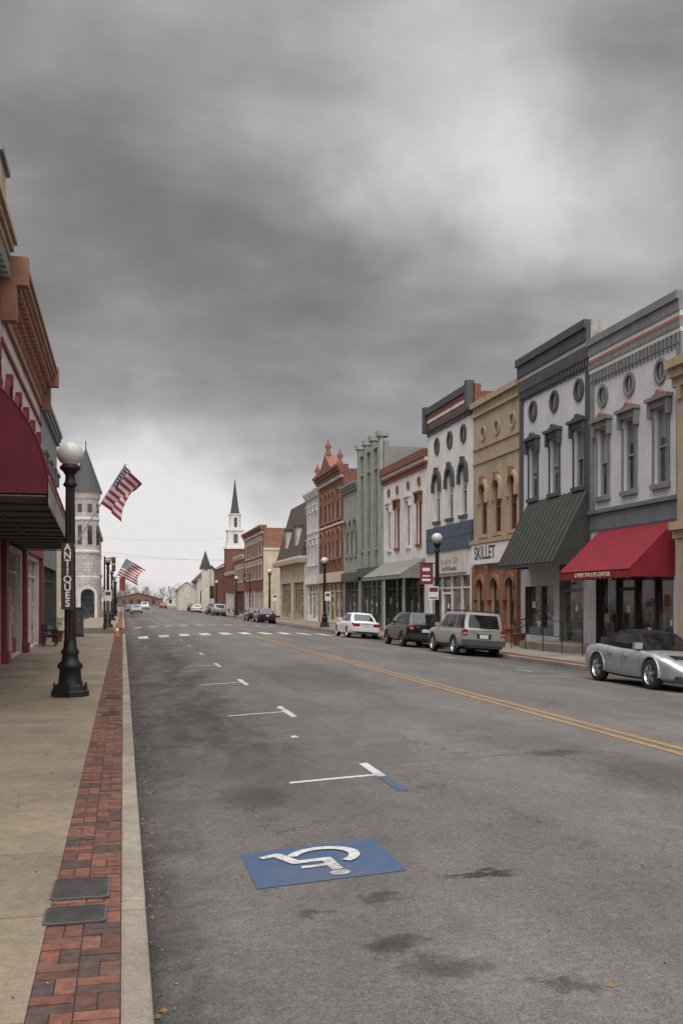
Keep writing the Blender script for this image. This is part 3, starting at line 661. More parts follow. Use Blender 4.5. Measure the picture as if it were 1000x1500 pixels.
g=G(); g.box(tan_wall,-14,1.0,.6,34,0,10.6); g.box(tan,-14.2,1.25,.4,34.2,10.6,11.1)
for k in range(6): g.box(glass_k,.99,1.02,4+k*5,5.5+k*5,5.5,8); g.box(cream2,.99,1.12,3.7+k*5,5.8+k*5,8.0,8.4); g.box(glass_k,.99,1.02,3.6+k*5,6.2+k*5,1,3.6)
for k in range(3): g.box(glass_k,-12+k*3.2,-10.8+k*3.2,.57,.6,5.5,8); g.box(cream2,-12.2+k*3.2,-10.6+k*3.2,.5,.6,8,8.4)
g.obj('body',e)
g=G()
for k in range(12):
    A=R(180*k/12);B=R(180*(k+1)/12)
    q=lambda r,a,y:(.25+r*math.cos(a),y,2.6+r*math.sin(a))
    g.hexa(cream2,[q(.75,A,-1.75),q(.75,B,-1.75),q(1.05,B,-1.75),q(1.05,A,-1.75),q(.75,A,-1.0),q(.75,B,-1.0),q(1.05,B,-1.0),q(1.05,A,-1.0)])
g.box(cream2,-.8,-.5,-1.75,-1,.1,2.6); g.box(cream2,1.0,1.3,-1.75,-1,.1,2.6); g.box(glass_k,-.5,1.0,-1.6,-1.2,.1,3.2)
g.obj('entrance_arch',e)
b=Bld('low_brick_shop',-1,152,172,-3.6,6.2,red_wall,cream2,depth=12); b.corn(cream2,5.8,6.2,.1,.3); b.store(153,171,.2,3.4,white,6,wood,2); b.finish()
b=Bld('low_tan_shop',-1,174,196,-4.0,5,cream,cream,depth=12); b.store(175,195,.2,3.2,white,6,wood,2); b.finish()
def house(x,y,w,d,h,rh,wall,roof):
    e=empty('small_house',(x,y,0)); g=G(); g.box(wall,-w/2,w/2,0,d,0,h); g.poly(wall,[(-w/2,0,h),(w/2,0,h),(0,0,h+rh*.95)])
    for k in range(int(w/2.5)): g.box(glass_k,-w/2+.8+k*2.5,-w/2+1.9+k*2.5,-.04,0,1,2.5)
    g.obj('walls',e); g=G(); g.poly(roof,[(-w/2-.4,-.4,h-.1),(0,-.4,h+rh),(0,d,h+rh),(-w/2-.4,d,h-.1)]); g.poly(roof,[(w/2+.4,-.4,h-.1),(0,-.4,h+rh),(0,d,h+rh),(w/2+.4,d,h-.1)]); g.obj('roof',e)
dullbr=brick('dull_brick',(.22,.11,.08),(.17,.09,.07),(.18,.15,.12))
house(5,345,17,10,2.6,2.2,dullbr,redbr); house(22,385,11,10,2.6,2,cream2,redbr); house(34,300,9,10,3,2.4,white,slate); house(-20,300,12,10,3.4,2.4,dullbr,brownroof); house(45,330,12,10,3.4,3,cream2,slate); house(34,400,10,10,2.8,2.2,dullbr,slate)
bark=paint('bare_branches',(.20,.18,.165),.9,streak=False);  # branch colour paled to stand in for distance haze
g=G()
for k in range(110):
    x=random.uniform(-110,170); y=random.uniform(430,560); h=random.uniform(6,11)
    g.tube(bark,(x,y,0),(x,y,h*.45),.3,5,.16)
    for j in range(42):
        a=random.uniform(0,6.28); z1=h*random.uniform(.45,1); r=random.uniform(.3,1)*h*.42
        r*=math.sin(min(1,max(.1,(1.05-(z1/h-.5)*1.6)))*1.57)
        z0=z1-h*random.uniform(.1,.35); p=(x+r*.25*math.cos(a),y+r*.25*math.sin(a),max(z0,h*.3)); q=(x+r*math.cos(a),y+r*math.sin(a),z1)
        d=.10; g.poly(bark,[(p[0]-d,p[1],p[2]),(p[0]+d,p[1],p[2]),q])
        for _ in range(3):
            q2=(q[0]+random.uniform(-1,1),q[1],q[2]+random.uniform(-.3,.9)); m_=((p[0]+q[0])/2,(p[1]+q[1])/2,(p[2]+q[2])/2)
            g.poly(bark,[(m_[0]-.05,m_[1],m_[2]),(m_[0]+.07,m_[1],m_[2]),q2])
g.obj('distant_trees',recalc=False)
# ------------------------------------------------------------------ left dome awning
e=empty('dome_awning'); 
def aw(t,a):
    y=17.5+18.5*t; xe=-1.25-.45*t; w=-3.49-xe
    f=(1-math.cos(a))*.8+.2*(a/(math.pi/2))
    return (xe+w*f,y,4.08+2.1*math.sin(a))
g=G(); N=14; A=[math.pi/2*k/N for k in range(N+1)]
g.grid(redawn2,[[aw(t/12,a) for a in A] for t in range(13)])
for t in(0,1): g.poly(redawn2,[aw(t,a) for a in A]+[(-3.49,17.5+18.5*t,3.82),(aw(t,0)[0],17.5+18.5*t,3.82)])
for k in range(13):
    t=k/12
    for a0,a1 in zip(A[:-1],A[1:]):
        p=aw(t,a0);q=aw(t,a1); g.tube(redawn2,(p[0]+.01,p[1],p[2]+.01),(q[0]+.01,q[1],q[2]+.01),.018,5)
g.obj('canvas',e)
g=G(); g.poly(soffit,[(-1.27,17.53,3.80),(-1.72,35.98,3.80),(-3.48,35.98,3.80),(-3.48,17.53,3.80)])
for k in range(13):
    t=k/12; p=aw(t,0); g.tube(dkgrey,(p[0]-.02,p[1],3.77),(-3.48,p[1],3.77),.02,6)
g.tube(dkgrey,(-2.4,17.6,3.77),(-2.6,35.9,3.77),.02,6)
g.obj('soffit',e); g=G()
n=60
for k in range(n):
    t0,t1=k/n,(k+1)/n; p=aw(t0,0);q=aw(t1,0); m_=aw((t0+t1)/2,0); mt=canvas_w if k%2 else soffit
    g.poly(mt,[(p[0]+.012,p[1],4.1),(q[0]+.012,q[1],4.1),(q[0]+.012,q[1],3.70),(m_[0]+.012,m_[1],3.60),(p[0]+.012,p[1],3.70)])
p=aw(0,0);q=aw(1,0); g.tube(canvas_w,(p[0]+.015,p[1],4.1),(q[0]+.015,q[1],4.1),.025,6)
g.obj('valance',e)
# ------------------------------------------------------------------ street lamps
def lamp(x,y):
    e=empty('street_lamp',(x,y,.14)); g=G()
    g.lathe(black,[(.36,0),(.36,.1),(.33,.12),(.32,.2),(.25,.24)],seg=8,smooth=False)
    g.lathe(black,[(.24,.22),(.22,.3),(.2,.52),(.24,.56),(.24,.62),(.17,.68),(.15,.8),(.18,.86),(.13,.94),(.115,1.1)],seg=16)
    rows=[]
    for z,r in((1.0,.112),(4.1,.088)):
        rows.append([((r-(.012 if k%2 else 0))*math.cos(2*math.pi*k/24),(r-(.012 if k%2 else 0))*math.sin(2*math.pi*k/24),z) for k in range(24)])
    g.grid(black,rows,True,False)
    g.lathe(black,[(.11,4.08),(.14,4.12),(.10,4.18),(.09,4.3),(.14,4.38),(.19,4.42),(.2,4.47),(.15,4.52)],seg=16)
    for k in range(8):
        a=R(45*k); g.box(black,.3*math.cos(a)-.02,.3*math.cos(a)+.02,.3*math.sin(a)-.02,.3*math.sin(a)+.02,.2,.27)
    g.obj('post',e); g=G()
    prof=[(.15,4.49)]+[(.255*math.cos(R(t)),4.72+.235*math.sin(R(t))) for t in range(-55,90,12)]+[(.01,4.957)]
    g.lathe(globe,prof,seg=24); g.obj('globe',e); return e
L1=lamp(-1.0,20.0)
for x,y in((-1.0,70.5),(-1.0,96),(-1.0,124),(-1.0,150),(14.0,43.2),(14.0,69),(14.0,96),(14.0,125),(14.0,152),(14,18)): lamp(x,y)
e=empty('antiques_sign',(-1.04,19.84,0)); g=G(); g.box(blackl,-.12,.12,-.02,.02,1.83,3.12); g.tube(black,(0,.0,3.05),(.03,.12,3.05),.02); g.tube(black,(0,0,1.9),(.03,.12,1.9),.02); g.obj('board',e)
for k,ch in enumerate('ANTIQUES'): text('letter_%d'%k,ch,.19,(0,-.025,3.03-k*.155),(R(90),0,0),gold,e,.003,off=.004)
fr_=paint('flag_red',(.27,.03,.045),.8,streak=False);fw_=paint('flag_white',(.52,.5,.48),.8,streak=False);fb_=paint('flag_blue',(.025,.035,.09),.8,streak=False)
def flag(p0,p1,hoist,fly):
    e=empty('american_flag',p0); g=G(); P0=Vector((0,0,0));P1=Vector(p1)-Vector(p0); g.tube(canvas_w,P0,P1,.014,8); g.lathe(gold,[(.01,-.04),(.035,0),(.01,.04)],P1,seg=10); g.obj('pole',e)
    d=P1.normalized(); top=P1-d*.03; F=Vector(fly); nrm=d.cross(F).normalized(); g=G(); nu,nv=26,26
    def S(i,j):
        a=i/nu;b=j/nv
        wv=.10*math.sin(a*10+b*3.5)*min(1,a*2.5)+.05*math.sin(a*4-b*6)*a
        return top-d*(hoist*b*(1-.10*a))+F*a*(1-.18*math.sin(b*3.1))+nrm*wv+Vector((0,0,-.10*a*a))
    for i in range(nu):
        for j in range(nv):
            st=j//2; mt=fr_ if st%2==0 else fw_
            if i<nu*.42 and j<14:
                mt=fb_ if not(i%2==1 and j%2==1) else fw_
            g.poly(mt,[S(i,j),S(i+1,j),S(i+1,j+1),S(i,j+1)],True)
    g.obj('cloth',e,False)
flag((-.93,19.93,3.05),(.05,19.95,4.68),.88,(.33,-.60,-.36))
flag((-.93,70.4,2.75),(.25,70.4,4.95),1.3,(1.35,-.6,-.75))
e=empty('street_banner',(-.2,96,0)); g=G(); g.box(redtrim,-.1,.45,-.01,.01,3.0,4.2); g.tube(black,(-.8,0,4.2),(.5,0,4.2),.02); g.tube(black,(-.8,0,3.0),(.5,0,3.0),.02); g.obj('cloth',e)
e=empty('street_banner',(13.9,43.2,0)); g=G(); g.box(redtrim,-.72,-.1,-.012,.012,2.75,3.7); g.box(whitel,-.6,-.25,-.018,-.013,3.35,3.5);g.box(whitel,-.6,-.25,-.018,-.013,3.1,3.16);g.box(whitel,-.62,-.22,-.018,-.013,2.9,3.0); g.tube(black,(-.75,0,3.72),(.1,0,3.72),.02); g.obj('cloth',e)
e=empty('parking_sign',(13.75,43.0,0)); g=G(); g.tube(steel,(0,0,.13),(0,0,2.7),.03); g.box(whitel,-.24,.24,-.045,-.033,2.05,2.65); g.box(redtrim,-.2,.2,-.05,-.046,2.4,2.6);g.box(redtrim,-.2,.2,-.05,-.046,2.1,2.16); g.obj('plate',e)
for x,y in((13.6,66),(13.6,90),(-.8,57)):
    e=empty('traffic_sign',(x,y,0)); g=G(); g.tube(steel,(0,0,.13),(0,0,2.6),.03); g.box(whitel,-.2,.2,-.045,-.033,2.0,2.6); g.box(redtrim,-.14,.14,-.05,-.046,2.3,2.5); g.obj('plate',e)
for x,y in ((13.7,109),(-1.2,69)):
    e=empty('traffic_signal',(x,y,0)); g=G(); g.tube(black,(0,0,0),(0,0,5.0),.07,8,.05); sx=-1 if x>0 else 1
    g.tube(black,(0,0,4.9),(sx*.7,0,4.9),.035); g.box(black,sx*.6-.13,sx*.6+.13,-.15,.15,4.0,4.95)
    for k,c in enumerate((redtrim,tan,green_dk)): g.lathe(c,[(.1,0),(.1,-.03)],(sx*.6,-.15,4.78-k*.3),'y',12)
    g.obj('mast',e)
e=empty('park_bench',(-2.9,42.5,.14)); g=G()
for k in range(4): g.box(black,-.2+k*.12,-.12+k*.12,-.75,.75,.43,.46)
for k in range(4): g.box(black,-.27-.03*k,-.24-.03*k,-.75,.75,.52+k*.11,.6+k*.11)
for y in(-.65,.65): g.box(black,-.27,.25,y-.03,y+.03,.38,.43); g.box(black,.18,.24,y-.03,y+.03,0,.65); g.box(black,-.3,-.24,y-.03,y+.03,0,.9); g.box(black,-.27,.26,y-.03,y+.03,.62,.66)
g.obj('seat',e)
e=empty('utility_cabinet',(-2.25,53.2,.14)); g=G(); g.box(black,-.28,.28,-.25,.25,0,.1); g.box(green_dk,-.26,.26,-.23,.23,.1,1.45); g.box(dkgrey,-.3,.3,-.27,.27,1.45,1.52); g.box(dkgrey,-.01,.01,-.235,-.231,.15,1.4); g.box(steel,.03,.06,-.25,-.23,.75,.95); g.obj('cabinet',e)
e=empty('traffic_cone',(-.3,52.5,.14)); orange=paint('cone_orange',(.5,.14,.04),.5,streak=False); g=G(); g.box(orange,-.2,.2,-.2,.2,0,.04); g.lathe(orange,[(.15,.04),(.03,.7)],seg=16); g.lathe(whitel,[(.115,.3),(.09,.45)],seg=16,cap=False); g.obj('cone',e)
gm=paint('shrub_leaves',(.05,.07,.03),.8,streak=False)
for x,y in((-2.9,46.5),(15.9,47),(16.0,38.5)):
    e=empty('planter',(x,y,.14)); g=G(); g.lathe(redbr,[(.2,0),(.28,.45),(.32,.47),(.32,.52),(.26,.52)],seg=14); g.obj('pot',e); g=G()
    for k in range(260):
        d=Vector((random.gauss(0,1),random.gauss(0,1),random.gauss(0,1))).normalized()*random.uniform(.12,.33); c=Vector((0,0,.8))+d; a=Vector((random.uniform(-1,1),random.uniform(-1,1),random.uniform(-1,1)))*.06; bb=Vector((random.uniform(-1,1),random.uniform(-1,1),random.uniform(-1,1)))*.06
        g.poly(gm,[c,c+a,c+bb])
    g.obj('foliage',e,False)
e=empty('ramp_railing',(15.0,33.4,.14)); g=G()
g.box(conc_r,.25,1.75,-1.2,3.2,0,.28)
pts=[(.0,-2.8,.0),(.0,-1.2,.0),(.0,.4,.0),(.0,2.0,.0),(.0,3.4,.0)]
for p in pts: g.tube(black,p,(p[0],p[1],1.15),.018)
for z in(.6,1.13): g.tube(black,(0,-2.8,z),(0,3.4,z),.015)
g.tube(black,(0,3.4,1.13),(1.7,3.4,1.13),.015)
g.obj('rails',e)
g=G()
def wire(p,q,sag,r=.02,n=14):
    pts=[Vector(p).lerp(Vector(q),k/n)+Vector((0,0,-sag*4*(k/n)*(1-k/n))) for k in range(n+1)]
    for a,b_ in zip(pts[:-1],pts[1:]): g.tube(greytrim,a,b_,r,4)
wire((-3.0,120,7.4),(16.8,123,7.2),.3,.015); wire((-3.0,121,7.9),(16.8,124,6.9),.3,.013)
wire((-3.0,122,9.6),(16.8,130,10.6),.5,.009)
g.obj('overhead_wires')
# ------------------------------------------------------------------ cars
def lerp(a,b,t): return a+(b-a)*t
def tab(T,x):
    if x<=T[0][0]: return T[0][1]
    for (a,b),(c,d) in zip(T[:-1],T[1:]):
        if x<=c: return lerp(b,d,(x-a)/(c-a))
    return T[-1][1]
def carpaint(name,col,metal=.0,rough=.3):
    return paint(name,col,rough,metal,.05,3,streak=False,coat=.6,spec=.5)
rim=paint('alloy_rim',(.45,.46,.47),.3,.85,.05,streak=False)
rimd=paint('alloy_rim_dark',(.12,.12,.13),.35,.7,.05,streak=False)
redl=paint('tail_lamp',(.25,.01,.012),.15,0,.2,20,streak=False,coat=.8)
clearl=paint('head_lamp',(.5,.52,.53),.1,.3,.3,20,streak=False,coat=1)
plate=paint('licence_plate',(.55,.57,.6),.4,streak=False)
KIND={
 'suv':dict(L=4.44,W=1.80,r=.355,ax=(1.34,-1.28),zb=[(-2.22,.42),(-2.0,.34),(0,.28),(2.0,.32),(2.22,.42)],
   w=[(-2.22,.93),(-2.15,.975),(-1.9,1),(1.7,1),(2.0,.95),(2.15,.86),(2.22,.78)],
   zs=[(-2.22,1.0),(-1,1.02),(1.0,1.0),(1.9,.95),(2.22,.84)],zt=[(-2.22,1.02),(-1.9,1.1),(.9,1.12),(1.3,1.1),(2.0,1.02),(2.22,.86)],
   gh=(-2.14,1.08,1.0,-1.98,.35,1.66,.83,.71),win=[(.03,.27),(.30,.57),(.60,.93)],roof=1.70),
 'cross':dict(L=4.3,W=1.77,r=.34,ax=(1.3,-1.3),zb=[(-2.15,.42),(-2.0,.32),(0,.26),(1.9,.3),(2.15,.4)],
   w=[(-2.15,.86),(-2.05,.95),(-1.8,1),(1.5,1),(1.9,.93),(2.15,.76)],
   zs=[(-2.15,1.0),(-1,1.02),(1.0,.96),(1.8,.88),(2.15,.74)],zt=[(-2.15,1.03),(-1.8,1.1),(.9,1.06),(1.3,1.0),(1.9,.9),(2.15,.78)],
   gh=(-2.0,1.2,1.0,-1.5,.3,1.56,.80,.62),win=[(.1,.27),(.30,.57),(.60,.92)],roof=1.60),
 'sedan':dict(L=4.6,W=1.78,r=.325,ax=(1.38,-1.3),zb=[(-2.3,.36),(-2.1,.26),(0,.2),(2.1,.24),(2.3,.34)],
   w=[(-2.3,.82),(-2.2,.92),(-1.9,.99),(0,1),(1.6,1),(2.0,.92),(2.3,.74)],
   zs=[(-2.3,.84),(-2.1,.9),(-1,.9),(1.0,.86),(1.9,.76),(2.3,.62)],zt=[(-2.3,.88),(-2.2,.98),(-1.6,1.0),(.9,.95),(1.3,.92),(2.0,.8),(2.3,.66)],
   gh=(-1.75,1.15,.9,-1.0,.25,1.41,.79,.58),win=[(.1,.24),(.27,.54),(.57,.92)],roof=1.45),
 'conv':dict(L=4.56,W=1.83,r=.345,ax=(1.36,-1.215),zb=[(-2.28,.4),(-2.1,.26),(0,.19),(2.0,.2),(2.28,.28)],
   w=[(-2.28,.66),(-2.15,.83),(-1.85,.96),(-1.3,1),(-.4,.975),(.5,.97),(1.3,1),(1.75,.96),(2.05,.84),(2.28,.6)],
   zs=[(-2.28,.72),(-2.1,.86),(-1.4,.93),(-.3,.85),(.8,.83),(1.4,.80),(1.9,.68),(2.28,.5)],zt=[(-2.28,.75),(-2.15,.94),(-1.3,.98),(.6,.90),(1.1,.90),(1.8,.75),(2.28,.53)],
   gh=(-1.5,.85,.86,-.78,.02,1.31,.75,.57),win=[(.30,.92)],roof=1.36),
}
def car(name,kind,pm,X,Y,ahead,sc,rimm=rim,clad=None,rack=False,softtop=None):
    K=KIND[kind]; L,Wd=K['L'],K['W']/2
    zl,zrr=zr(X-.75*sc),zr(X+.75*sc); k=(zl-zrr)/(1.5*sc)
    e=empty(name); e.matrix_world=Matrix.Translation((X,Y,(zl+zrr)/2))@Matrix.Rotation(math.atan(k),4,'Y')@Matrix.Rotation(R(90 if ahead else -90),4,'Z')@Matrix.Scale(sc,4)
    def sec(x,off=0):
        w=tab(K['w'],x)*Wd;zb=tab(K['zb'],x);zs=tab(K['zs'],x);zt=tab(K['zt'],x);d=zs-zb
        P=[(0,zb),(w*.8,zb),(w*.94,zb+.05),(w*.985,zb+.2*d),(w*.995,zb+.42*d),(w*1.0,zb+.62*d),(w*.99,zb+.8*d),(w*.965,zs-.04),(w*.92,zs),(w*.86,zs+(zt-zs)*.4),(w*.5,zs+(zt-zs)*.88),(0,zt)]
        if off:
            Q=[]
            for i,(a,b) in enumerate(P):
                p=P[max(i-1,0)];q=P[min(i+1,len(P)-1)]; tx,tz=q[0]-p[0],q[1]-p[1]; l=math.hypot(tx,tz) or 1
                Q.append((a+tz/l*off,b-tx/l*off))
            P=Q
        return P
    n=46; xs=[-L/2+L*i/n for i in range(n+1)]
    g=G(); rows=[]
    for x in xs:
        P=sec(x); rows.append([(x,a,b) for a,b in P]+[(x,-a,b) for a,b in P[-2:0:-1]])
    m=len(rows[0])
    g.grid(pm,rows,True,True)
    g.f.append(tuple(range(m)));g.mi.append(0);g.sm.append(False); g.f.append(tuple(n*m+q for q in range(m)));g.mi.append(0);g.sm.append(False)
    body=g.obj('body',e)
    gc=G()
    for ax in K['ax']: gc.lathe(darkp,[(K['r']+.055,-1.2),(K['r']+.055,1.2)],(ax,0,K['r']),'y',28)
    cut=gc.obj('cut'); cut.matrix_world=Matrix.Identity(4)
    body.parent=None; md=body.modifiers.new('bo','BOOLEAN'); md.operation='DIFFERENCE'; md.object=cut
    dg=bpy.context.evaluated_depsgraph_get(); dg.update(); me=bpy.data.meshes.new_from_object(body.evaluated_get(dg)); body.modifiers.clear(); body.data=me; body.parent=e
    bpy.data.objects.remove(cut)
    try: me.set_sharp_from_angle(angle=R(38))
    except Exception: pass
    D=G()
    def patch(mt,x0,x1,k0,k1,off=.004,nx=4,sides=(1,-1)):
        for sd in sides:
            D.grid(mt,[[(x,sd*a,b) for a,b in sec(x,off)[k0:k1+1]] for x in [lerp(x0,x1,i/nx) for i in range(nx+1)]])
    D.box(darkp,K['ax'][1]-.5,K['ax'][0]+.5,-Wd*.62,Wd*.62,.24,.8)
    for ax in K['ax']:
        for sd in(1,-1):
            w=tab(K['w'],ax)*Wd; r0=K['r']+.05; r1=r0+(.06 if clad else .018)
            for q in range(14):
                A=R(-8+196*q/14);B=R(-8+196*(q+1)/14)
                f=lambda r,a,y:(ax+r*math.cos(a),sd*y,K['r']+r*math.sin(a))
                D.hexa(clad or pm,[f(r0,A,w-.09),f(r0,B,w-.09),f(r1,B,w-.09),f(r1,A,w-.09),f(r0,A,w+.008),f(r0,B,w+.008),f(r1,B,w+.006),f(r1,A,w+.006)])
    a0,a1=K['ax'][1]+K['r']+.12,K['ax'][0]-K['r']-.12
    patch(clad or darkp,a0,a1,1,3 if clad else 2,.006,6)
    for x in((a1-.02),lerp(a0,a1,.47),a0+.02): patch(darkp,x-.006,x+.006,3,8,.002,1)
    for x in(lerp(a0,a1,.53),lerp(a0,a1,.07)):
        y=Wd*1.0; z=tab(K['zs'],x)-.14
        for sd in(1,-1): D.box(pm,x,x+.17,min(sd*y-.02,sd*y+.02),max(sd*y-.02,sd*y+.02),z,z+.03)
    xr,xf,zb,rr,rf,zt,wb,wr=K['gh']; top=softtop or pm
    H=G()
    def Ps(a,t,sd,off=0):
        p=Vector((lerp(lerp(xr,xf,a),lerp(rr,rf,a),t), sd*(lerp(wb,wr,t)*(1-.10*abs(2*a-1)**4)+.035*math.sin(math.pi*t)+off), lerp(zb,zt,t))); return p
    AA=[i/10 for i in range(11)];TT=[0,.25,.5,.75,.92,1.0]
    for sd in(1,-1): H.grid(top,[[Ps(a,t,sd) for a in AA] for t in TT])
    def roofz(u,v): return zt+(K['roof']-zt)*(1-(2*u-1)**2*.75)*(1-(2*v-1)**4)
    H.grid(top,[[ (lerp(Ps(a,1,1).x,Ps(a,1,-1).x,v),lerp(Ps(a,1,1).y,Ps(a,1,-1).y,v), roofz(a,v)) for v in [q/8 for q in range(9)]] for a in AA])
    def E(a,v,t,off):
        p=Ps(a,t,1);q=Ps(a,t,-1); c=p.lerp(q,v); bow=.10*(1-(2*v-1)**2)*(1 if a>.5 else -1); zz_=(roofz(a,v)-zt)*t*t
        return Vector((c.x+bow*(1-t)+off*(1 if a>.5 else -1),c.y,c.z+zz_+off*.5))
    for a in(0,1): H.grid(top,[[E(a,v/8,t,0) for v in range(9)] for t in TT])
    for a in(0,1): H.grid(cargl,[[E(a,lerp(.09,.91,v/8),lerp(.12,.93 if a else .86,t/4),.006) for v in range(9)] for t in range(5)])
    for sd in(1,-1):
        for (p,q) in K['win']: H.grid(cargl,[[Ps(lerp(p,q,i/5),lerp(.10,.86,t/3),sd,.006) for i in range(6)] for t in range(4)])
    H.obj('cabin',e,False)
    if rack:
        for sd in(1,-1): D.box(darkp,rr+.15,rf-.1,sd*wr*.88-.02,sd*wr*.88+.02,zt+.05,zt+.085); [D.box(darkp,x-.04,x+.04,sd*wr*.88-.02,sd*wr*.88+.02,zt-.02,zt+.05) for x in(rr+.2,rf-.2)]
        for x in (rr+.4,rf-.4): D.box(darkp,x-.02,x+.02,-wr*.88,wr*.88,zt+.06,zt+.08)
    for sd in(1,-1):
        p=Ps(.93,.12,sd); D.box(pm,p.x-.06,p.x+.06,min(p.y,p.y+sd*.2),max(p.y,p.y+sd*.2),p.z-.02,p.z+.13)
    xb=-L/2; w=tab(K['w'],xb)*Wd
    if kind in('suv','cross'):
        for sd in(1,-1):
            D.box(redl,xb-.015,xb+.1,min(sd*(w-.17),sd*(w+.005)),max(sd*(w-.17),sd*(w+.005)),.78,1.0 if kind=='cross' else 1.02)
            D.box(clearl,xb-.018,xb+.05,min(sd*(w-.165),sd*(w-.01)),max(sd*(w-.165),sd*(w-.01)),.84,.89)
        D.box(clad or darkp,xb-.09,xb+.12,-w*1.01,w*1.01,.42,.64); D.box(clad or darkp,xb-.05,xb+.2,-w*.9,w*.9,.34,.419)
        D.box(darkp,xb-.008,xb+.05,-.28,.28,.68,.86); D.box(plate,xb-.014,xb,-.17,.17,.70,.84)
        D.box(pm,xb-.03,xb+.02,-.35,.35,.865,.90); D.box(steel,xb-.012,xb,.3,.5,.92,.95)
        p=E(0,.5,.12,.02); D.box(darkp,p.x-.02,p.x,-.3,.15,p.z+.02,p.z+.05)
    elif kind=='sedan':
        for sd in(1,-1):
            D.box(redl,xb-.012,xb+.12,min(sd*(w-.34),sd*(w-.0)),max(sd*(w-.34),sd*(w-.0)),.68,.84)
            D.box(redl,xb+.0,xb+.26,min(sd*(w-.06),sd*(w+.035)),max(sd*(w-.06),sd*(w+.035)),.70,.83)
        D.box(plate,xb-.018,xb,-.17,.17,.66,.78); D.box(pm,xb-.06,xb+.1,-w*.98,w*.98,.40,.58); D.box(darkp,xb-.03,xb+.1,-w*.8,w*.8,.32,.398); D.box(steel,xb-.012,xb,-.3,.3,.81,.83)
    xf_=L/2
    if kind=='conv':
        patch(clearl,1.72,2.14,7,9,.006,6)
        D.box(darkp,xf_-.12,xf_+.012,-.42,.42,.24,.36); D.box(plate,xf_,xf_+.02,-.16,.16,.40,.5)
        for sd in(1,-1): D.box(darkp,xf_-.2,xf_-.05,min(sd*.5,sd*.7),max(sd*.5,sd*.7),.27,.36)
        patch(darkp,.93,.94,9,11,.003,1); patch(softtop,-1.7,.0,9,11,.006,8)
    else:
        patch(clearl,xf_-.32,xf_-.03,6,9,.006,4); D.box(darkp,xf_-.06,xf_+.012,-.42,.42,.5,.62); D.box(darkp,xf_-.06,xf_+.014,-.5,.5,.34,.44); D.box(plate,xf_+.014,xf_+.03,-.16,.16,.42,.52)
        patch(redl,xb+.02,xb+.16,6,8,.006,2)
    D.obj('details',e,False)
    for i,ax in enumerate(K['ax']):
        for sd in(1,-1):
            y=sd*(Wd*tab(K['w'],ax)-.11); r=K['r']; wg=G()
            wg.lathe(rubber,[(r*.66,-.1),(r*.93,-.105),(r,-.075),(r,.075),(r*.93,.105),(r*.66,.1)],(ax,y,r),'y',30,cap=False)
            wg.lathe(rimm,[(r*.68,.1*sd),(r*.66,.085*sd),(r*.60,.05*sd),(r*.58,-.05*sd)],(ax,y,r),'y',30,cap=False)
            wg.lathe(darkp,[(r*.62,.0),(r*.1,.0)],(ax,y+sd*.0,r),'y',24,cap=False)
            wg.lathe(rimm,[(r*.16,.03*sd),(r*.15,.085*sd),(.01,.09*sd)],(ax,y,r),'y',14,cap=False)
            for q in range(5):
                a=R(72*q+18); c,s_=math.cos(a),math.sin(a); tx,tz=-s_,c
                f=lambda rr_,hw,dy:(ax+c*rr_+tx*hw,y+sd*dy,r+s_*rr_+tz*hw)
                wg.hexa(rimm,[f(r*.1,-.045,.03),f(r*.1,.045,.03),f(r*.64,.032,.04),f(r*.64,-.032,.04),f(r*.1,-.045,.085),f(r*.1,.045,.085),f(r*.64,.032,.08),f(r*.64,-.032,.08)])
            wg.obj('wheel_%d_%s'%(i,'l' if sd>0 else 'r'),e,True)
    return e
silver=carpaint('silver_car_paint',(.36,.37,.38),.55,.32); silver2=carpaint('light_silver_car_paint',(.32,.33,.32),.4,.35); whitec=carpaint('white_car_paint',(.6,.61,.62)); blackc=carpaint('black_car_paint',(.006,.007,.008),.0,.25); navy=carpaint('dark_blue_car_paint',(.015,.018,.026),.1,.25); redc=carpaint('red_car_paint',(.2,.02,.02))
softm=paint('soft_top_fabric',(.012,.012,.013),.9,0,.2,6,.2,150,False,spec=.2)
car('convertible_car','conv',silver,11.58,20.15,False,.92,rim,None,False,softm)
car('parked_suv','suv',silver2,12.1,34.3,True,.91,rim,dkgrey,True)
car('parked_suv','cross',blackc,12.0,40.6,True,.91,rimd)
car('parked_sedan','sedan',whitec,12.0,50.8,True,.91)
car('parked_sedan','sedan',navy,12.1,86.5,True,.91)
car('parked_sedan','sedan',blackc,12.1,93.5,True,.91)
car('parked_suv','suv',silver,11.9,127,True,.91,rim,dkgrey)
car('parked_suv','suv',redc,11.9,136,True,.91,rim)
car('parked_sedan','sedan',silver,2.0,150,False,.91)
car('parked_suv','suv',whitec,4.4,205,False,.91)
car('parked_sedan','sedan',redc,9.0,230,True,.91); car('parked_sedan','sedan',whitec,11.8,165,True,.91); car('parked_suv','cross',navy,11.8,175,True,.91); car('parked_sedan','sedan',blackc,1.3,172,False,.91)
# ------------------------------------------------------------------ camera
TH=math.atan(320/1450); 
cam=bpy.data.cameras.new('camera'); co=bpy.data.objects.new('camera',cam); COL.objects.link(co)
co.location=(0,0,2.0); co.rotation_euler=(R(90),0,-TH); cam.sensor_width=36; cam.lens=36*1450/1500; cam.shift_y=130/1500; cam.clip_end=5000
scene.camera=co
def pdir(px,py):
    F=Vector((math.sin(TH),math.cos(TH),0)); C=Vector((math.cos(TH),-math.sin(TH),0))
    return (F+C*((px-500)/1450)+Vector((0,0,(880-py)/1450))).normalized()
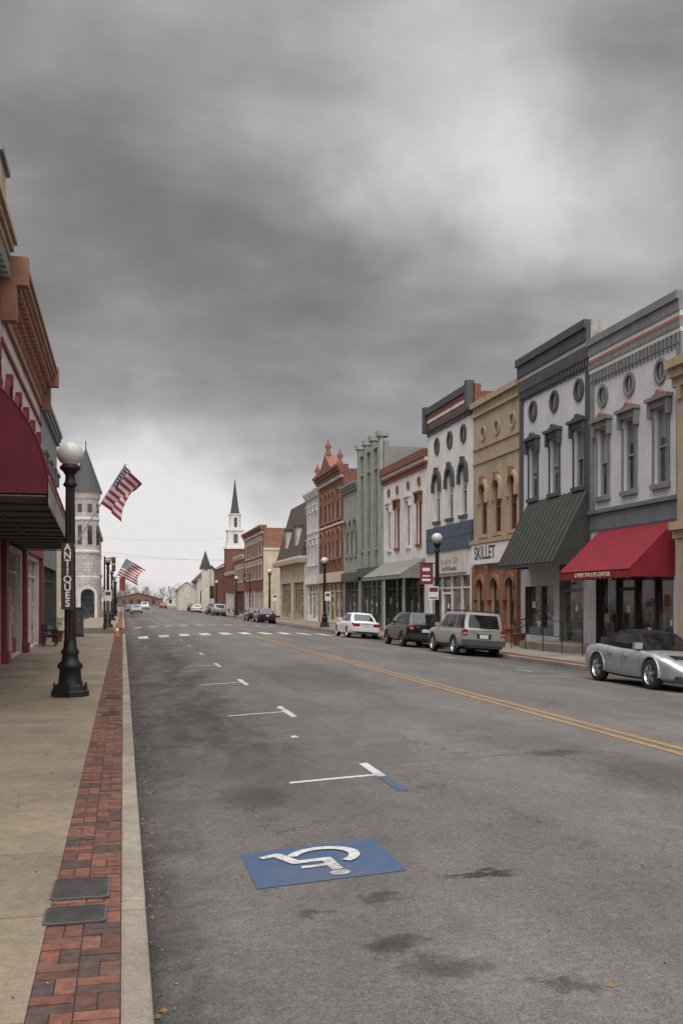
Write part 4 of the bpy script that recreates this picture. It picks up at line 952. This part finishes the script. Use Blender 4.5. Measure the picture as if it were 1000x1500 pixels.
# ------------------------------------------------------------------ world
w=bpy.data.worlds.new('World'); scene.world=w; w.use_nodes=True; t=NT(w.node_tree); t.n.clear()
try: w.cycles.sampling_method='MANUAL'; w.cycles.sample_map_resolution=256
except Exception: pass
out=t.new('ShaderNodeOutputWorld'); tc=t.new('ShaderNodeTexCoord'); d=tc.outputs['Generated']
sunel,sunaz=R(50),R(200)
sky=t.new('ShaderNodeTexSky',sky_type='NISHITA'); sky.sun_disc=False; sky.sun_elevation=sunel; sky.sun_rotation=sunaz
bg1=t.new('ShaderNodeBackground'); t.l.new(sky.outputs[0],bg1.inputs[0]); bg1.inputs[1].default_value=.1
x,y,z=t.sep(d)
zc=t.m('ADD',t.m('MAXIMUM',z,0.0),.30)
P=t.comb(t.m('DIVIDE',x,zc),t.m('DIVIDE',y,zc),t.m('MULTIPLY',z,2.2))
n1=t.noise(t.vm('ADD',P,(3.1,1.7,0)),1.1,3,.5,.25)
n2=t.noise(t.vm('ADD',P,(9.1,4.7,2)),2.8,5,.5,.25)
n3=t.noise(t.vm('ADD',P,(1.1,8.7,5)),7.5,5,.55,.3)
wc=t.noise(d,5,4,.55,0,True)
dw=t.vm('ADD',d,t.vm('MULTIPLY',t.vm('SUBTRACT',wc,(.5,.5,.5)),(.26,.26,.22)))
v=t.m('ADD',t.m('MULTIPLY',t.m('SUBTRACT',n1,.5),.26),t.m('ADD',t.m('MULTIPLY',t.m('SUBTRACT',n2,.5),.42),t.m('MULTIPLY',t.m('SUBTRACT',n3,.5),.11)))
v=t.m('ADD',v,.315)
v=t.m('ADD',v,t.mr(z,.02,.24,.14,0,True))
def spot(v,px,py,sh,sv,amp):
    D=pdir(px,py); q=t.vm('SUBTRACT',dw,tuple(D)); a,b_,c=t.sep(q)
    e=t.m('ADD',t.m('MULTIPLY',t.m('ADD',t.m('MULTIPLY',a,a),t.m('MULTIPLY',b_,b_)),1/(2*sh*sh)),t.m('MULTIPLY',t.m('MULTIPLY',c,c),1/(2*sv*sv)))
    return t.m('ADD',v,t.m('MULTIPLY',t.m('POWER',2.71828,t.m('MULTIPLY',e,-1.0)),amp))
v=spot(v,720,130,.07,.13,.24); v=spot(v,690,290,.08,.05,.15); v=spot(v,860,330,.10,.06,.12)
v=spot(v,290,795,.10,.035,.36); v=spot(v,200,710,.09,.03,.28); v=spot(v,60,640,.09,.03,.14); v=spot(v,420,740,.08,.035,.14); v=spot(v,250,865,.5,.02,.16)
v=spot(v,220,330,.13,.09,-.10); v=spot(v,600,460,.15,.035,-.07); v=spot(v,120,80,.12,.07,-.07); v=spot(v,420,560,.09,.03,-.05); v=spot(v,930,90,.05,.06,-.06)
# compress the dark end smoothly: v' = .5*(v-a + sqrt((v-a)^2+b)) + a
dv=t.m('SUBTRACT',v,.17); v=t.m('ADD',.17,t.m('MULTIPLY',.5,t.m('ADD',dv,t.m('SQRT',t.m('ADD',t.m('MULTIPLY',dv,dv),.004)))))
v=t.m('MINIMUM',v,.80)
zen=t.mr(z,.56,.95,0,2.6,True); back=t.m('MULTIPLY',t.mr(t.m('MULTIPLY',y,-1.0),-.1,.8,0,1.2,True),t.mr(z,.0,.3,.3,1))  # extra brightness added to unseen sky overhead and behind camera, to light the street
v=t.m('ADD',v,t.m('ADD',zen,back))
colr=t.comb(t.m('MULTIPLY',v,1.02),t.m('MULTIPLY',v,.985),t.m('MULTIPLY',v,.985))
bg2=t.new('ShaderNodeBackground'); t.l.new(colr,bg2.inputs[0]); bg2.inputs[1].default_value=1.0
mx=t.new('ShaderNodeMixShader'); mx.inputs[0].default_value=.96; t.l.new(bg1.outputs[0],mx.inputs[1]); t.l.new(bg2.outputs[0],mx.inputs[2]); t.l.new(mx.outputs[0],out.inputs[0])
sl=bpy.data.lights.new('sun','SUN'); sl.energy=1.1; sl.angle=R(35); sl.color=(1,.96,.9); so=bpy.data.objects.new('sun',sl); COL.objects.link(so)
sd=Vector((math.sin(sunaz)*math.cos(sunel),math.cos(sunaz)*math.cos(sunel),math.sin(sunel))); so.rotation_euler=sd.to_track_quat('Z','Y').to_euler()
scene.view_settings.view_transform='Standard'; scene.view_settings.look='None'; scene.view_settings.exposure=0; scene.view_settings.gamma=1
